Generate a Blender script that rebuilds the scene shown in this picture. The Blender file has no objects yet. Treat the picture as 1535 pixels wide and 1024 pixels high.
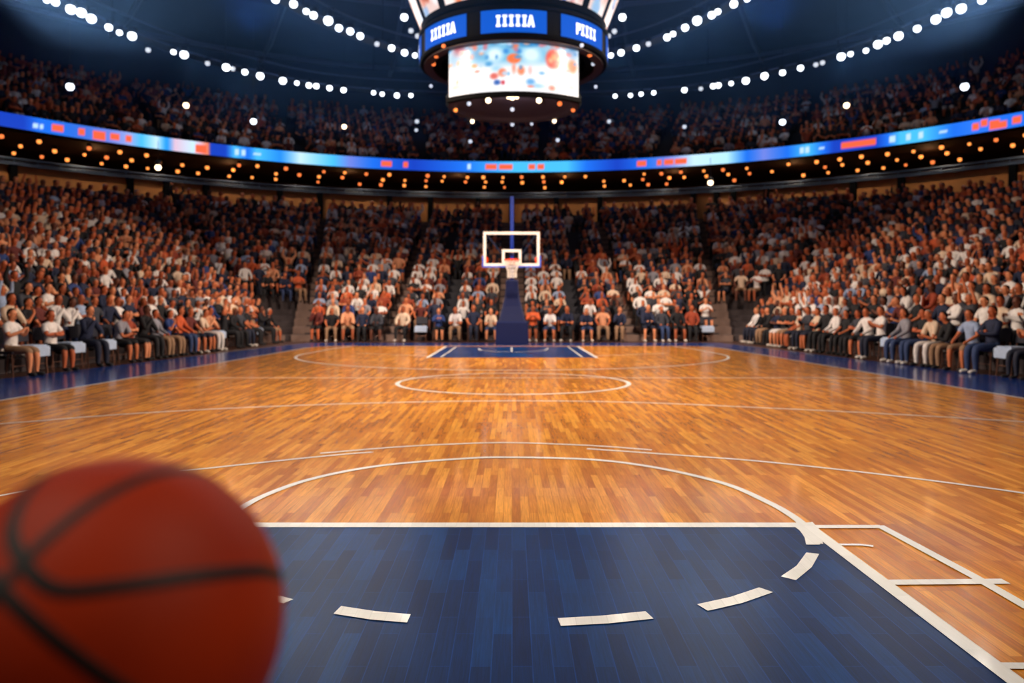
import bpy, bmesh, math, random
import numpy as np
from mathutils import Vector, Matrix
random.seed(11)
C = bpy.context.scene.collection
sc = bpy.context.scene
PI = math.pi
# ------------------------------------------------------------------ camera
F = 1160.0; CX = 767.5; HZ = 455.0; CH = 1.5          # focal length in px, centre column, horizon row, eye height
cd = bpy.data.cameras.new('camera'); cam = bpy.data.objects.new('camera', cd); C.objects.link(cam)
cam.location = (0, 0, CH); cam.rotation_euler = (PI/2, 0, 0)
cd.sensor_width = 36; cd.lens = 36*F/1535; cd.shift_y = -(512-HZ)/1535
cd.clip_start = .05; cd.clip_end = 300
cd.dof.use_dof = True; cd.dof.focus_distance = 3.6; cd.dof.aperture_fstop = (cd.lens/1000)/.0138
cd.dof.aperture_blades = 0
sc.camera = cam
# ------------------------------------------------------------------ world, exposure
w = bpy.data.worlds.new('world'); sc.world = w; w.use_nodes = True
w.node_tree.nodes['Background'].inputs[0].default_value = (.01, .02, .05, 1)
w.node_tree.nodes['Background'].inputs[1].default_value = .3
sc.view_settings.view_transform = 'Standard'; sc.view_settings.look = 'None'
sc.view_settings.exposure = 0.0; sc.view_settings.gamma = 1; sc.view_settings.use_curve_mapping = False
sc.cycles.use_denoising = True
sc.cycles.max_bounces = 6; sc.cycles.diffuse_bounces = 2; sc.cycles.glossy_bounces = 3; sc.cycles.transmission_bounces = 4
sc.cycles.caustics_reflective = False; sc.cycles.caustics_refractive = False
sc.cycles.sample_clamp_indirect = 4
sc.cycles.volume_bounces = 0
# light levels (W), tuned here
P_COURT = 150; P_CROWD = 14500; P_BLUE = 620; P_UPPER = 10; P_NEAR = 6600
LAMP_E = 4.5; SCREEN_E = 1.15; AMBER_E = 1.8

def fl(x, y):                     # a floor point seen at this place in the photograph
    d = CH*F/(y-HZ); return ((x-CX)/F*d, d)
def at_z(x, y, z):
    d = (z-CH)*F/(HZ-y); return Vector(((x-CX)/F*d, d, z))
def at_d(x, y, d): return Vector(((x-CX)/F*d, d, CH+(HZ-y)/F*d))

# ------------------------------------------------------------------ materials
def s2l(c): return tuple((v/255/12.92 if v/255 <= .04045 else ((v/255+.055)/1.055)**2.4) for v in c)
def mat(name, rgb, rough=.6, metal=0, emit=None, es=0, spec=.5, noise=.12, nscale=30, coat=0, bump=0):
    m = bpy.data.materials.new(name); m.use_nodes = True; nt = m.node_tree; b = nt.nodes['Principled BSDF']
    c = s2l(rgb)
    b.inputs['Roughness'].default_value = rough; b.inputs['Metallic'].default_value = metal
    b.inputs['Specular IOR Level'].default_value = spec; b.inputs['Coat Weight'].default_value = coat
    b.inputs['Base Color'].default_value = (*c, 1)
    if noise:
        tc = nt.nodes.new('ShaderNodeTexCoord'); n = nt.nodes.new('ShaderNodeTexNoise'); n.inputs['Scale'].default_value = nscale
        r = nt.nodes.new('ShaderNodeValToRGB'); r.color_ramp.elements[0].position = .3; r.color_ramp.elements[1].position = .7
        r.color_ramp.elements[0].color = (*[v*(1-noise) for v in c], 1); r.color_ramp.elements[1].color = (*[min(1, v*(1+noise)) for v in c], 1)
        nt.links.new(tc.outputs['Object'], n.inputs['Vector']); nt.links.new(n.outputs['Fac'], r.inputs['Fac']); nt.links.new(r.outputs[0], b.inputs['Base Color'])
        if bump:
            bp = nt.nodes.new('ShaderNodeBump'); bp.inputs['Strength'].default_value = bump; bp.inputs['Distance'].default_value = .01
            nt.links.new(n.outputs['Fac'], bp.inputs['Height']); nt.links.new(bp.outputs[0], b.inputs['Normal'])
    if emit:
        b.inputs['Emission Color'].default_value = (*s2l(emit), 1); b.inputs['Emission Strength'].default_value = es
    return m
M = {}
M['navy_pad'] = mat('navy_pad', (6, 19, 64), .5, spec=.3)
M['blue_steel'] = mat('blue_steel', (22, 52, 150), .35)
M['white_paint'] = mat('white_paint', (240, 236, 230), .35, noise=.05, nscale=4)
M['orange_rim'] = mat('orange_rim', (235, 70, 25), .35)
M['net'] = mat('net_cord', (236, 228, 220), .8)
M['dark_metal'] = mat('dark_metal', (26, 30, 42), .45, .4)
M['black'] = mat('black_shell', (3, 5, 11), .7, spec=.08)
M['stand'] = mat('stand_concrete', (58, 50, 54), .8, nscale=3)  # dark riser concrete, deepened further for the shadow below the rows
M['concrete'] = mat('concrete', (128, 106, 98), .8, nscale=3)  # aisle steps, colour lightened to look lit beside the stand
M['bench'] = mat('bench', (24, 28, 44), .55)
M['tan'] = mat('tan_wall', (176, 118, 66), .7, nscale=2)
M['brown'] = mat('brown_wall', (52, 30, 24), .8, nscale=2)
M['roof'] = mat('roof', (24, 34, 58), .75, nscale=.6, noise=.3)
M['roof_rib'] = mat('roof_rib', (62, 82, 120), .6)
M['rail'] = mat('rail', (64, 80, 108), .4, .3)
M['dark_floor'] = mat('dark_floor', (74, 46, 34), .4, nscale=3)
M['towel'] = mat('towel', (176, 196, 226), .9)
M['chair_metal'] = mat('chair_metal', (120, 84, 70), .4, .5)
M['chair_pad'] = mat('chair_pad', (22, 26, 44), .6)
M['lamp_white'] = mat('lamp_white', (240, 245, 255), .5, emit=(226, 238, 255), es=LAMP_E, noise=0)
M['lamp_dim'] = mat('lamp_dim', (200, 205, 215), .5, emit=(205, 215, 235), es=1.2, noise=0)
M['lamp_warm'] = mat('lamp_warm', (255, 225, 190), .5, emit=(255, 222, 180), es=6, noise=0)
M['lamp_amber'] = mat('lamp_amber', (255, 160, 80), .5, emit=(255, 150, 70), es=AMBER_E, noise=0)
M['lamp_amber_dim'] = mat('lamp_amber_dim', (200, 110, 60), .5, emit=(240, 120, 60), es=1.6, noise=0)
M['panel_blue'] = mat('panel_blue', (3, 30, 90), .8, spec=.1, emit=(8, 92, 214), es=.95, noise=0)
M['letter'] = mat('letter', (220, 232, 255), .4, emit=(222, 236, 255), es=1.5, noise=0)

def attr_mat(name, attr, emission=0, rough=.7):
    m = bpy.data.materials.new(name); m.use_nodes = True; nt = m.node_tree; b = nt.nodes['Principled BSDF']
    a = nt.nodes.new('ShaderNodeAttribute'); a.attribute_name = attr
    b.inputs['Roughness'].default_value = rough
    if emission:
        b.inputs['Base Color'].default_value = (.01, .01, .012, 1)
        nt.links.new(a.outputs['Color'], b.inputs['Emission Color']); b.inputs['Emission Strength'].default_value = emission
    else: nt.links.new(a.outputs['Color'], b.inputs['Base Color'])
    return m
M['screen'] = attr_mat('screen', 'picture', SCREEN_E, .3)
M['cloth_crowd'] = attr_mat('crowd', 'tone')

gl = bpy.data.materials.new('clear_glass'); gl.use_nodes = True; nt = gl.node_tree; nt.nodes.clear()
o_ = nt.nodes.new('ShaderNodeOutputMaterial'); mx = nt.nodes.new('ShaderNodeMixShader'); tr = nt.nodes.new('ShaderNodeBsdfTransparent'); gs = nt.nodes.new('ShaderNodeBsdfGlossy')
tr.inputs[0].default_value = (.9, .93, .97, 1); gs.inputs['Roughness'].default_value = .05; mx.inputs[0].default_value = .04
nt.links.new(tr.outputs[0], mx.inputs[1]); nt.links.new(gs.outputs[0], mx.inputs[2]); nt.links.new(mx.outputs[0], o_.inputs[0])
M['glass'] = gl

def wood_mat(name, cols, lineamt, rough, plank_w=.075, plank_l=.62, grain=.25, coat=.25, spec=.5):
    m = bpy.data.materials.new(name); m.use_nodes = True; nt = m.node_tree; L = nt.links.new; b = nt.nodes['Principled BSDF']
    tc = nt.nodes.new('ShaderNodeTexCoord'); mp = nt.nodes.new('ShaderNodeMapping'); mp.inputs['Rotation'].default_value = (0, 0, PI/2)
    L(tc.outputs['Object'], mp.inputs['Vector'])
    br = nt.nodes.new('ShaderNodeTexBrick'); br.offset = .37; br.offset_frequency = 2; br.squash = 1
    br.inputs['Scale'].default_value = 1; br.inputs['Mortar Size'].default_value = .0028; br.inputs['Mortar Smooth'].default_value = .3
    br.inputs['Brick Width'].default_value = plank_l; br.inputs['Row Height'].default_value = plank_w; br.inputs['Bias'].default_value = 0
    br.inputs['Color1'].default_value = (0, 0, 0, 1); br.inputs['Color2'].default_value = (1, 1, 1, 1); br.inputs['Mortar'].default_value = (.5, .5, .5, 1)
    L(mp.outputs[0], br.inputs['Vector'])
    r = nt.nodes.new('ShaderNodeValToRGB'); r.color_ramp.elements[0].color = (*s2l(cols[0]), 1); r.color_ramp.elements[1].color = (*s2l(cols[2]), 1)
    e = r.color_ramp.elements.new(.5); e.color = (*s2l(cols[1]), 1)
    L(br.outputs['Color'], r.inputs['Fac'])
    # grain: noise stretched along the plank
    mg = nt.nodes.new('ShaderNodeMapping'); mg.inputs['Scale'].default_value = (90, 3.5, 1); L(tc.outputs['Object'], mg.inputs['Vector'])
    ng = nt.nodes.new('ShaderNodeTexNoise'); ng.inputs['Scale'].default_value = 1; ng.inputs['Detail'].default_value = 5; ng.inputs['Roughness'].default_value = .65; ng.inputs['Distortion'].default_value = .6
    L(mg.outputs[0], ng.inputs['Vector'])
    mr = nt.nodes.new('ShaderNodeMapRange'); mr.inputs[1].default_value = .3; mr.inputs[2].default_value = .7; mr.inputs[3].default_value = 1-grain; mr.inputs[4].default_value = 1+grain
    L(ng.outputs['Fac'], mr.inputs[0])
    # broad patches of stain
    nb = nt.nodes.new('ShaderNodeTexNoise'); nb.inputs['Scale'].default_value = 1.1; nb.inputs['Detail'].default_value = 3; L(tc.outputs['Object'], nb.inputs['Vector'])
    mb = nt.nodes.new('ShaderNodeMapRange'); mb.inputs[1].default_value = .3; mb.inputs[2].default_value = .7; mb.inputs[3].default_value = .86; mb.inputs[4].default_value = 1.12
    L(nb.outputs['Fac'], mb.inputs[0])
    mu = nt.nodes.new('ShaderNodeMath'); mu.operation = 'MULTIPLY'; L(mr.outputs[0], mu.inputs[0]); L(mb.outputs[0], mu.inputs[1])
    # seams
    ms = nt.nodes.new('ShaderNodeMapRange'); ms.inputs[3].default_value = 1; ms.inputs[4].default_value = lineamt; L(br.outputs['Fac'], ms.inputs[0])
    m2 = nt.nodes.new('ShaderNodeMath'); m2.operation = 'MULTIPLY'; L(mu.outputs[0], m2.inputs[0]); L(ms.outputs[0], m2.inputs[1])
    vm = nt.nodes.new('ShaderNodeVectorMath'); vm.operation = 'SCALE'; L(r.outputs[0], vm.inputs[0]); L(m2.outputs[0], vm.inputs['Scale'])
    L(vm.outputs[0], b.inputs['Base Color'])
    rr = nt.nodes.new('ShaderNodeMapRange'); rr.inputs[3].default_value = rough-.05; rr.inputs[4].default_value = rough+.07; L(ng.outputs['Fac'], rr.inputs[0]); L(rr.outputs[0], b.inputs['Roughness'])
    b.inputs['Specular IOR Level'].default_value = spec; b.inputs['Coat Weight'].default_value = coat; b.inputs['Coat Roughness'].default_value = .09
    bp = nt.nodes.new('ShaderNodeBump'); bp.inputs['Strength'].default_value = .12; bp.inputs['Distance'].default_value = .002
    L(ng.outputs['Fac'], bp.inputs['Height']); L(bp.outputs[0], b.inputs['Normal'])
    return m
M['wood'] = wood_mat('wood', ((180, 106, 30), (206, 130, 42), (232, 158, 58)), .78, .22, .062, .75, grain=.3, spec=.22, coat=.3)
M['blue_wood'] = wood_mat('blue_wood', ((3, 32, 76), (6, 43, 92), (9, 56, 112)), 1.9, .30, .085, .5, grain=.35, coat=.0, spec=.13)
M['blue_apron'] = wood_mat('blue_apron', ((14, 48, 118), (18, 58, 136), (22, 66, 150)), 1.1, .2, grain=.1)
M['line_paint'] = wood_mat('line_paint', ((232, 230, 228), (238, 236, 234), (246, 244, 242)), .9, .3, grain=.05)

# ------------------------------------------------------------------ mesh helpers
def link(name, me, parent=None, m=None):
    o = bpy.data.objects.new(name, me); C.objects.link(o)
    if parent is not None: o.parent = parent
    if m is not None and me is not None and len(me.materials) == 0: me.materials.append(m)
    return o
def obj(name, bm, m, parent=None, smooth=False):
    me = bpy.data.meshes.new(name); bm.normal_update(); bm.to_mesh(me); bm.free()
    if smooth: me.shade_smooth()
    return link(name, me, parent, m)
def pyobj(name, vs, fs, m, parent=None, smooth=False):
    me = bpy.data.meshes.new(name); me.from_pydata([tuple(v) for v in vs], [], fs); me.update()
    if smooth: me.shade_smooth()
    return link(name, me, parent, m)
def tag(o, label=None, cat=None, group=None, kind=None):
    if label: o['label'] = label
    if cat: o['category'] = cat
    if group: o['group'] = group
    if kind: o['kind'] = kind
    return o
def thing(name, label, cat, loc=(0, 0, 0), rotz=0, group=None):
    o = bpy.data.objects.new(name, None); o.empty_display_size = .1; C.objects.link(o); o.location = loc; o.rotation_euler = (0, 0, rotz)
    return tag(o, label, cat, group)
def struct(name, o_or_bm, m=None, parent=None):
    o = o_or_bm
    if isinstance(o, bmesh.types.BMesh): o = obj(name, o, m, parent)
    o.name = name; o['kind'] = 'structure'; return o
def box(bm, c, s, rot=None):
    mtx = Matrix.Translation(c) @ (rot or Matrix.Identity(4)) @ Matrix.Diagonal((*s, 1))
    return bmesh.ops.create_cube(bm, size=1, matrix=mtx)['verts']
def bevel(bm, off, seg=2): bmesh.ops.bevel(bm, geom=bm.edges[:], offset=off, segments=seg, profile=.7, affect='EDGES')
def tube(bm, pts, r, n=8, closed=False, caps=True):
    pts = [Vector(p) for p in pts]; rs = r if isinstance(r, (list, tuple)) else [r]*len(pts); rings = []
    k = len(pts); ref = None
    for i, p in enumerate(pts):
        a = pts[(i-1) % k] if (closed or i > 0) else p; b = pts[(i+1) % k] if (closed or i < k-1) else p
        t = (b-a).normalized()
        if ref is None: ref = t.orthogonal().normalized()
        u = (ref - t*ref.dot(t)).normalized(); ref = u; v = t.cross(u)
        rings.append([bm.verts.new(p+(u*math.cos(2*PI*j/n)+v*math.sin(2*PI*j/n))*rs[i]) for j in range(n)])
    for i in range(k if closed else k-1):
        A, B = rings[i], rings[(i+1) % k]
        for j in range(n): bm.faces.new((A[j], A[(j+1) % n], B[(j+1) % n], B[j]))
    if caps and not closed: bm.faces.new(rings[0][::-1]); bm.faces.new(rings[-1])
def lathe(bm, prof, n=24, c=(0, 0, 0), cap=True):
    c = Vector(c); rings = [[bm.verts.new(c+Vector((r*math.cos(2*PI*j/n), r*math.sin(2*PI*j/n), z))) for j in range(n)] for r, z in prof]
    for A, B in zip(rings, rings[1:]):
        for j in range(n): bm.faces.new((A[j], A[(j+1) % n], B[(j+1) % n], B[j]))
    if cap: bm.faces.new(rings[0][::-1]); bm.faces.new(rings[-1])
def catmull(P, n=8, closed=False):
    P = [Vector(p) for p in P]; out = []; k = len(P)
    for i in range(k if closed else k-1):
        g = lambda j: P[j % k] if closed else P[min(max(j, 0), k-1)]
        a, b, c, d = g(i-1), g(i), g(i+1), g(i+2)
        for q in range(n):
            t = q/n; out.append(.5*((2*b)+(c-a)*t+(2*a-5*b+4*c-d)*t*t+(3*b-a-3*c+d)*t**3))
    if not closed: out.append(P[-1])
    return out

# ------------------------------------------------------------------ floor
def strip(bm, pts, wd, z, closed=False):                  # painted line of width wd along pts
    pts = [Vector((p[0], p[1], 0)) for p in pts]; k = len(pts); L = []; R = []
    for i, p in enumerate(pts):
        a = pts[(i-1) % k] if (closed or i) else p; b = pts[(i+1) % k] if (closed or i < k-1) else p
        t = (b-a).normalized(); n = Vector((-t.y, t.x, 0)); ww = wd[i] if isinstance(wd, list) else wd
        L.append(bm.verts.new(p+n*ww/2+Vector((0, 0, z)))); R.append(bm.verts.new(p-n*ww/2+Vector((0, 0, z))))
    for i in range(k if closed else k-1):
        j = (i+1) % k; f = bm.faces.new((L[i], R[i], R[j], L[j]))
def slab(bm, pts, t):
    A = [bm.verts.new((p[0], p[1], 0)) for p in pts]; B = [bm.verts.new((p[0], p[1], -t)) for p in pts]; k = len(pts)
    bm.faces.new(A); bm.faces.new(B[::-1])
    for i in range(k): bm.faces.new((A[i], B[i], B[(i+1) % k], A[(i+1) % k]))
    bmesh.ops.recalc_face_normals(bm, faces=bm.faces[:])
def poly(bm, pts, z): return bm.faces.new([bm.verts.new((p[0], p[1], z)) for p in pts])

bm = bmesh.new(); box(bm, (0, 15, -.11), (62, 64, .2)); fl_out = struct('floor', bm, M['dark_floor'])
# the wooden court, then blue paint and lines as thin layers on it
WL = [fl(0, 600.5), fl(460, 521)]; WR = [fl(1535, 597), fl(1066, 519)]
def ext(a, b, y): t = (y-a[1])/(b[1]-a[1]); return (a[0]+(b[0]-a[0])*t, y)
bm = bmesh.new()
yb = 27.3
l0, l1, r0, r1 = ext(*WL, -3), ext(*WL, yb), ext(*WR, -3), ext(*WR, yb)
cor = lambda a, sgn: [(a[0], a[1]-1.2), (a[0]+sgn*.25, a[1]-.45), (a[0]+sgn*1.2, a[1]-.08)]
court_pts = [l0, r0]+cor(r1, -1)+[(0, yb)]+cor(l1, 1)[::-1]
slab(bm, court_pts, .01)
court = struct('floor_court', bm, M['wood']); court.location.z = .004
bm = bmesh.new()
AL = [fl(0, 568), fl(460, 514)]; AR = [fl(1535, 568), fl(1070, 512.8)]
ya = 29.6
a0, a1, b0, b1 = ext(*AL, -3.6), ext(*AL, ya), ext(*AR, -3.6), ext(*AR, ya)
slab(bm, [a0, b0, b1, a1], .01)
apron = struct('floor_apron', bm, M['blue_apron']); apron.location.z = -.006
ZL = .0095; ZB = .0065
# painted keys
bm = bmesh.new()
ftl = fl(1206, 789)
poly(bm, [(-1.99, -.6), (1.99, -.6), (2.0, ftl[1]), (-2.0, ftl[1])], ZB)
poly(bm, [fl(640, 536.5), fl(895, 536.5), fl(867, 519.8), fl(668, 519.8)], ZB)
struct('floor_key_paint', bm, M['blue_wood'])
bm = bmesh.new()
P = lambda *pts: [fl(*p) for p in pts]
def curve(pts, n=8): return [(v.x, v.y) for v in catmull([(p[0], p[1], 0) for p in P(*pts)], n)]
# sideline and far line around the wood
strip(bm, [l0]+cor(l1, 1)+[(0, yb)]+cor(r1, -1)[::-1]+[r0], .06, ZL-.002)
# centre circle and centre line
cc = (fl(767, 575.7)[1]); strip(bm, [(2.17*math.cos(t)+.02, 14.62+1.93*math.sin(t)) for t in np.linspace(0, 2*PI, 72, endpoint=False)], .085, ZL, True)
strip(bm, [(ext(*WL, 15.55)), (ext(*WR, 15.55))], .05, ZL-.001)
# far three-point arc
strip(bm, [(-5.6, 26.9), (-5.95, 25.2)]+[(-6.15*math.cos(t), 22.6-5.3*math.sin(t)) for t in np.linspace(0, PI, 48)]+[(5.95, 25.2), (5.6, 26.9)], .075, ZL+.0005)
strip(bm, P((534, 530), (640, 534)), .05, ZL); strip(bm, P((998, 530), (893, 534)), .05, ZL)
# arcs across the middle
strip(bm, curve([(-160, 648), (0, 636.5), (200, 621), (400, 610.4), (600, 604), (767, 601.8), (950, 604), (1150, 612.5), (1340, 622), (1535, 633.5), (1700, 645)]), .05, ZL)
strip(bm, curve([(-120, 772), (0, 745), (130, 725), (290, 706), (400, 694), (498, 684), (560, 679)]), [.045]*48+[.01], ZL)
strip(bm, curve([(480, 681), (595, 671.5), (680, 667), (767, 665), (889, 669.5), (977, 676)]), .045, ZL+.0004)
strip(bm, curve([(880, 674), (1035, 685), (1150, 694), (1340, 715), (1535, 741), (1700, 768)]), .045, ZL+.0002)
# free-throw circle, upper half, running into the lane line
strip(bm, curve([(330, 793), (352, 770), (400, 743), (473, 718), (571, 699.5), (693, 689), (766, 687), (889, 690.5), (986, 703), (1084, 726), (1150, 754), (1190, 777), (1216, 800), (1226, 817)]), .065, ZL)
# dashed lower half
for q in ([(511.4, 911.7), (563, 919.5), (615.8, 924.2), (610, 936.7), (555, 932), (499.7, 923.4)], [(835.9, 930), (905, 926), (967.6, 919.5), (979.7, 930.8), (912, 938), (840.6, 941.8)],
          [(1045, 909), (1095, 898), (1138, 883.6), (1159, 890.8), (1113, 907), (1061, 919)], [(1170.6, 867), (1194, 851), (1208.5, 831), (1228, 833), (1217, 853), (1193, 872.7)],
          [(440, 901.5), (405, 893), (385, 889), (370, 899), (425, 907.5)],
          [(1186, 788), (1199, 798), (1206, 808), (1208.5, 819), (1229, 819), (1232, 800), (1218, 785)]):
    poly(bm, P(*q)[::-1], ZL+.0012)
# free-throw line, lane lines, boxes
strip(bm, [(-2.03, fl(0, 789)[1]), (2.0, fl(0, 789)[1])], .105, ZL+.0003)
strip(bm, [(1.99, -.6), (1.985, ftl[1]+.05)], .085, ZL+.0007); strip(bm, [(-1.99, -.6), (-1.985, ftl[1]+.05)], .085, ZL+.0007)
strip(bm, P((1206, 791.5), (1322, 791.5)), .07, ZL+.0002)
strip(bm, P((1318, 790), (1459, 866), (1535, 910), (1700, 1003)), .065, ZL+.0004)
strip(bm, P((1318, 875.7), (1508, 874)), .075, ZL+.0005)
strip(bm, P((1246, 818.5), (1290, 818.7), (1309, 821)), .035, ZL+.0001)
strip(bm, P((1486, 1001), (1700, 1003)), .055, ZL+.0001)
# far lane lines and restricted arc
strip(bm, P((640, 537), (669, 519.8)), .09, ZL); strip(bm, P((895, 537), (866, 519.8)), .09, ZL)
strip(bm, P((661, 536), (684, 520)), .05, ZL); strip(bm, P((873, 536), (851, 520)), .05, ZL)
strip(bm, curve([(718, 522.5), (724, 526), (767, 528), (812, 526), (822, 522.5)]), .06, ZL)
strip(bm, P((767, 521), (767, 528)), .05, ZL)
struct('floor_court_lines', bm, M['line_paint'])

# ------------------------------------------------------------------ bowl: plan curves
NR = 20; RISE = .308
EO = (0, 14, 28.8, 31.0)                       # outer ellipse of the lower bowl: cx, cy, a, b
def ell(e, th): return Vector((e[0]+e[2]*math.sin(th), e[1]+e[3]*math.cos(th), 0))     # th=0 is the far end, + to the right
def th_of(e, x, y): return math.atan2((x-e[0])/e[2], (y-e[1])/e[3])
K_in = [(0, 31), (4.85, 31), (8.3, 30.9), (9.35, 30.2), (10.55, 14), (10.9, -9)]
K_out = [0, th_of(EO, 4.75, 44.6), th_of(EO, 10.4, 42.8), th_of(EO, 17.5, 38.6), th_of(EO, 28.8, 14), th_of(EO, 20, -8)]
SECT = ['end stand between basket aisle and stairs', 'end stand between stairs and corner', 'corner stand', 'side stand', 'side stand', ]
def PS(k, t, s, sgn):                          # section k, along t, outward s
    a, b = K_in[k], K_in[k+1]; i = Vector((a[0]+(b[0]-a[0])*t, a[1]+(b[1]-a[1])*t, 0)); o = ell(EO, K_out[k]+(K_out[k+1]-K_out[k])*t)
    p = i.lerp(o, s); p.x *= sgn; return p
S0 = {2: 6}                                    # the corner block starts at this row
def build_stand():
    for sgn, side in ((-1, 'left'), (1, 'right')):
        bm = bmesh.new(); bb = bmesh.new(); bs = bmesh.new()
        for k in range(5):
            nt_ = 14 if k >= 3 else 6; r0_ = S0.get(k, 1)
            prof = [(((r0_-.5)/NR), 0 if k != 2 else 0)]
            for j in range(r0_, NR+1):
                prof += [((j-.5)/NR, RISE*j), ((j+.5)/NR, RISE*j)]
            prof[0] = (prof[1][0], 0)
            prev = None
            for q in range(nt_+1):
                cur = [bm.verts.new(PS(k, q/nt_, s, sgn)+Vector((0, 0, z))) for s, z in prof]
                if prev:
                    for A0, A1, B0, B1 in zip(prev, prev[1:], cur, cur[1:]): bm.faces.new((A0, A1, B1, B0))
                prev = cur
            if k == 2:                         # stairs filling the foot of the corner
                for j in range(1, 6):
                    pr = None
                    for q in range(nt_+1):
                        cur = [bm.verts.new(PS(k, q/nt_, s, sgn)+Vector((0, 0, z))) for s, z in (((j-.5)/NR, RISE*(j-1)*.8), ((j-.5)/NR, RISE*j*.8), ((j+.5)/NR, RISE*j*.8))]
                        if pr:
                            for A0, A1, B0, B1 in zip(pr, pr[1:], cur, cur[1:]): bm.faces.new((A0, A1, B1, B0))
                        pr = cur
            # bench for each row
            for j in range(r0_, NR+1):
                L = (PS(k, 1, j/NR, sgn)-PS(k, 0, j/NR, sgn)).length; m0 = min(.3, .6/L); sg = nt_
                prev = None; sA, sB = (j+.0)/NR-.004, (j)/NR+.02; z0, z1 = RISE*j+.02, RISE*j+.45
                for q in range(sg+1):
                    t = m0+(1-2*m0)*q/sg
                    cur = [bb.verts.new(PS(k, t, s, sgn)+Vector((0, 0, z))) for s, z in ((sA, z0), (sA, z1), (sB, z1), (sB, z0))]
                    if prev:
                        for a in range(4): bb.faces.new((prev[a], prev[(a+1) % 4], cur[(a+1) % 4], cur[a]))
                    else: bb.faces.new(cur[::-1])
                    prev = cur
                bb.faces.new(prev)
        # aisle steps at every section edge
        for k in (0, 1, 2, 3):
            for j in range(1, NR+1):
                s = (j-.5)/NR; c = PS(k, 0, s, sgn); cc_ = PS(k, 0, s-.02, sgn); d = (PS(k, 0, s+.02, sgn)-c).normalized()
                if k == 0: c.x = sgn*.28; 
                rot = Matrix.Rotation(math.atan2(d.y, d.x)-PI/2, 4, 'Z')
                box(bs, (c.x-d.x*.17, c.y-d.y*.17, RISE*(j-.5)-.1), (.56 if k == 0 else 1.0, .34, .38), rot)
        st = struct('floor_stand_'+side, bm, M['stand']); obj('aisle_steps', bs, M['concrete'], st)
        bb.normal_update(); o = obj('bench_row', bb, M['bench'], st)
build_stand()
NA = 120
def ring_wall(name, e, zs, m, e2=None, parent=None, full=True, ths=None):
    """band following an ellipse: zs = [(scale offset outward, z)...]"""
    bm = bmesh.new(); ths = ths if ths is not None else np.linspace(-PI, PI, NA+1); prev = None
    for th in ths:
        cur = [bm.verts.new(Vector((e[0]+(e[2]+off)*math.sin(th), e[1]+(e[3]+off)*math.cos(th), z))) for off, z in zs]
        if prev:
            for A0, A1, B0, B1 in zip(prev, prev[1:], cur, cur[1:]): bm.faces.new((A0, A1, B1, B0))
        prev = cur
    return struct(name, bm, m, parent)
zt = RISE*NR
ring_wall('wall_concourse_front', EO, [(.9, zt-.1), (.95, 7.72), (1.25, 7.72)], M['tan'])
ring_wall('floor_concourse', EO, [(1.25, 7.7), (11, 7.7)], M['brown'])
ring_wall('wall_concourse_back', EO, [(9, 7.7), (9, 9.6)], M['brown'])
ring_wall('ceiling_concourse', EO, [(9.2, 9.42), (1.0, 9.42), (.95, 9.28)], M['brown'])
# parapet rail above the tan wall
bm = bmesh.new()
for z, r in ((8.02, .05), (7.86, .03)):
    tube(bm, [Vector((0+(EO[2]+.8)*math.sin(t), 14+(EO[3]+.8)*math.cos(t), z)) for t in np.linspace(-PI, PI, 161)[:-1]], r, 6, closed=True)
for t in np.linspace(-1.7, 1.7, 110): tube(bm, [Vector(((EO[2]+.8)*math.sin(t), 14+(EO[3]+.8)*math.cos(t), z)) for z in (7.66, 8.02)], .025, 5)
struct('trim_1', bm, M['rail'])
ring_wall('trim_2', EO, [(.6, 7.71), (.6, 7.78), (.9, 7.78), (.9, 7.71)], M['rail'])
# dark posts on the tan wall
bm = bmesh.new()
for x in (20, 195, 250, 310, 420, 480, 585, 645, 717, 767, 835, 900, 1040, 1075, 1100, 1150, 1280, 1352, 1520):
    th = None
    for q in np.linspace(-1.6, 1.6, 3201):
        v = ell((0, 14, EO[2]+.85, EO[3]+.85), q)
        if v.y > 5 and abs(CX+F*v.x/v.y-x) < 1.0: th = q; break
    if th is None: continue
    v = ell((0, 14, EO[2]+.8, EO[3]+.8), th); box(bm, (v.x, v.y, 7.0), (.3, .3, 1.4), Matrix.Rotation(-th, 4, 'Z'))
struct('trim_3', bm, M['black'])

# ------------------------------------------------------------------ upper tier
EU = (0, 14, 28.6, 31.8); UR = 10
prof = [(.15, 9.28), (.15, 9.55), (.15, 9.86), (.22, 9.86), (.22, 9.5)]
for j in range(UR): prof += [(.3+j*1.0, 9.45+.5*j), (1.3+j*1.0, 9.45+.5*j)]
ring_wall('floor_upper_stand', EU, prof, M['bench'])
ring_wall('wall_upper', EU, [(10.3, 13.6), (10.4, 18.2)], M['roof'])
# ------------------------------------------------------------------ roof
bm = bmesh.new(); prevr = None
rprof = [(1.0, 18.0), (.9, 18.0), (.88, 17.5), (.74, 17.7), (.72, 18.3), (.6, 18.6), (.585, 18.0), (.47, 18.3), (.455, 19.2), (.36, 19.4), (.345, 18.9), (.22, 19.2), (.2, 20), (.001, 20.2)]
for k_, z in rprof:
    ring = [bm.verts.new((39.2*k_*math.sin(t), 14+42.3*k_*math.cos(t), z)) for t in np.linspace(0, 2*PI, 97)[:-1]]
    if prevr:
        for j in range(96): bm.faces.new((prevr[j], prevr[(j+1) % 96], ring[(j+1) % 96], ring[j]))
    prevr = ring
ceil = struct('ceiling', bm, M['roof'])
bm = bmesh.new()
for q in range(28):                            # radial beams and purlins
    t = 2*PI*q/28
    tube(bm, [Vector((39*k_*math.sin(t), 14+42*k_*math.cos(t), z)) for k_, z in ((.99, 17.6), (.86, 17.1), (.6, 17.5), (.35, 18.2), (.05, 18.9))], .16, 6)
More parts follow.
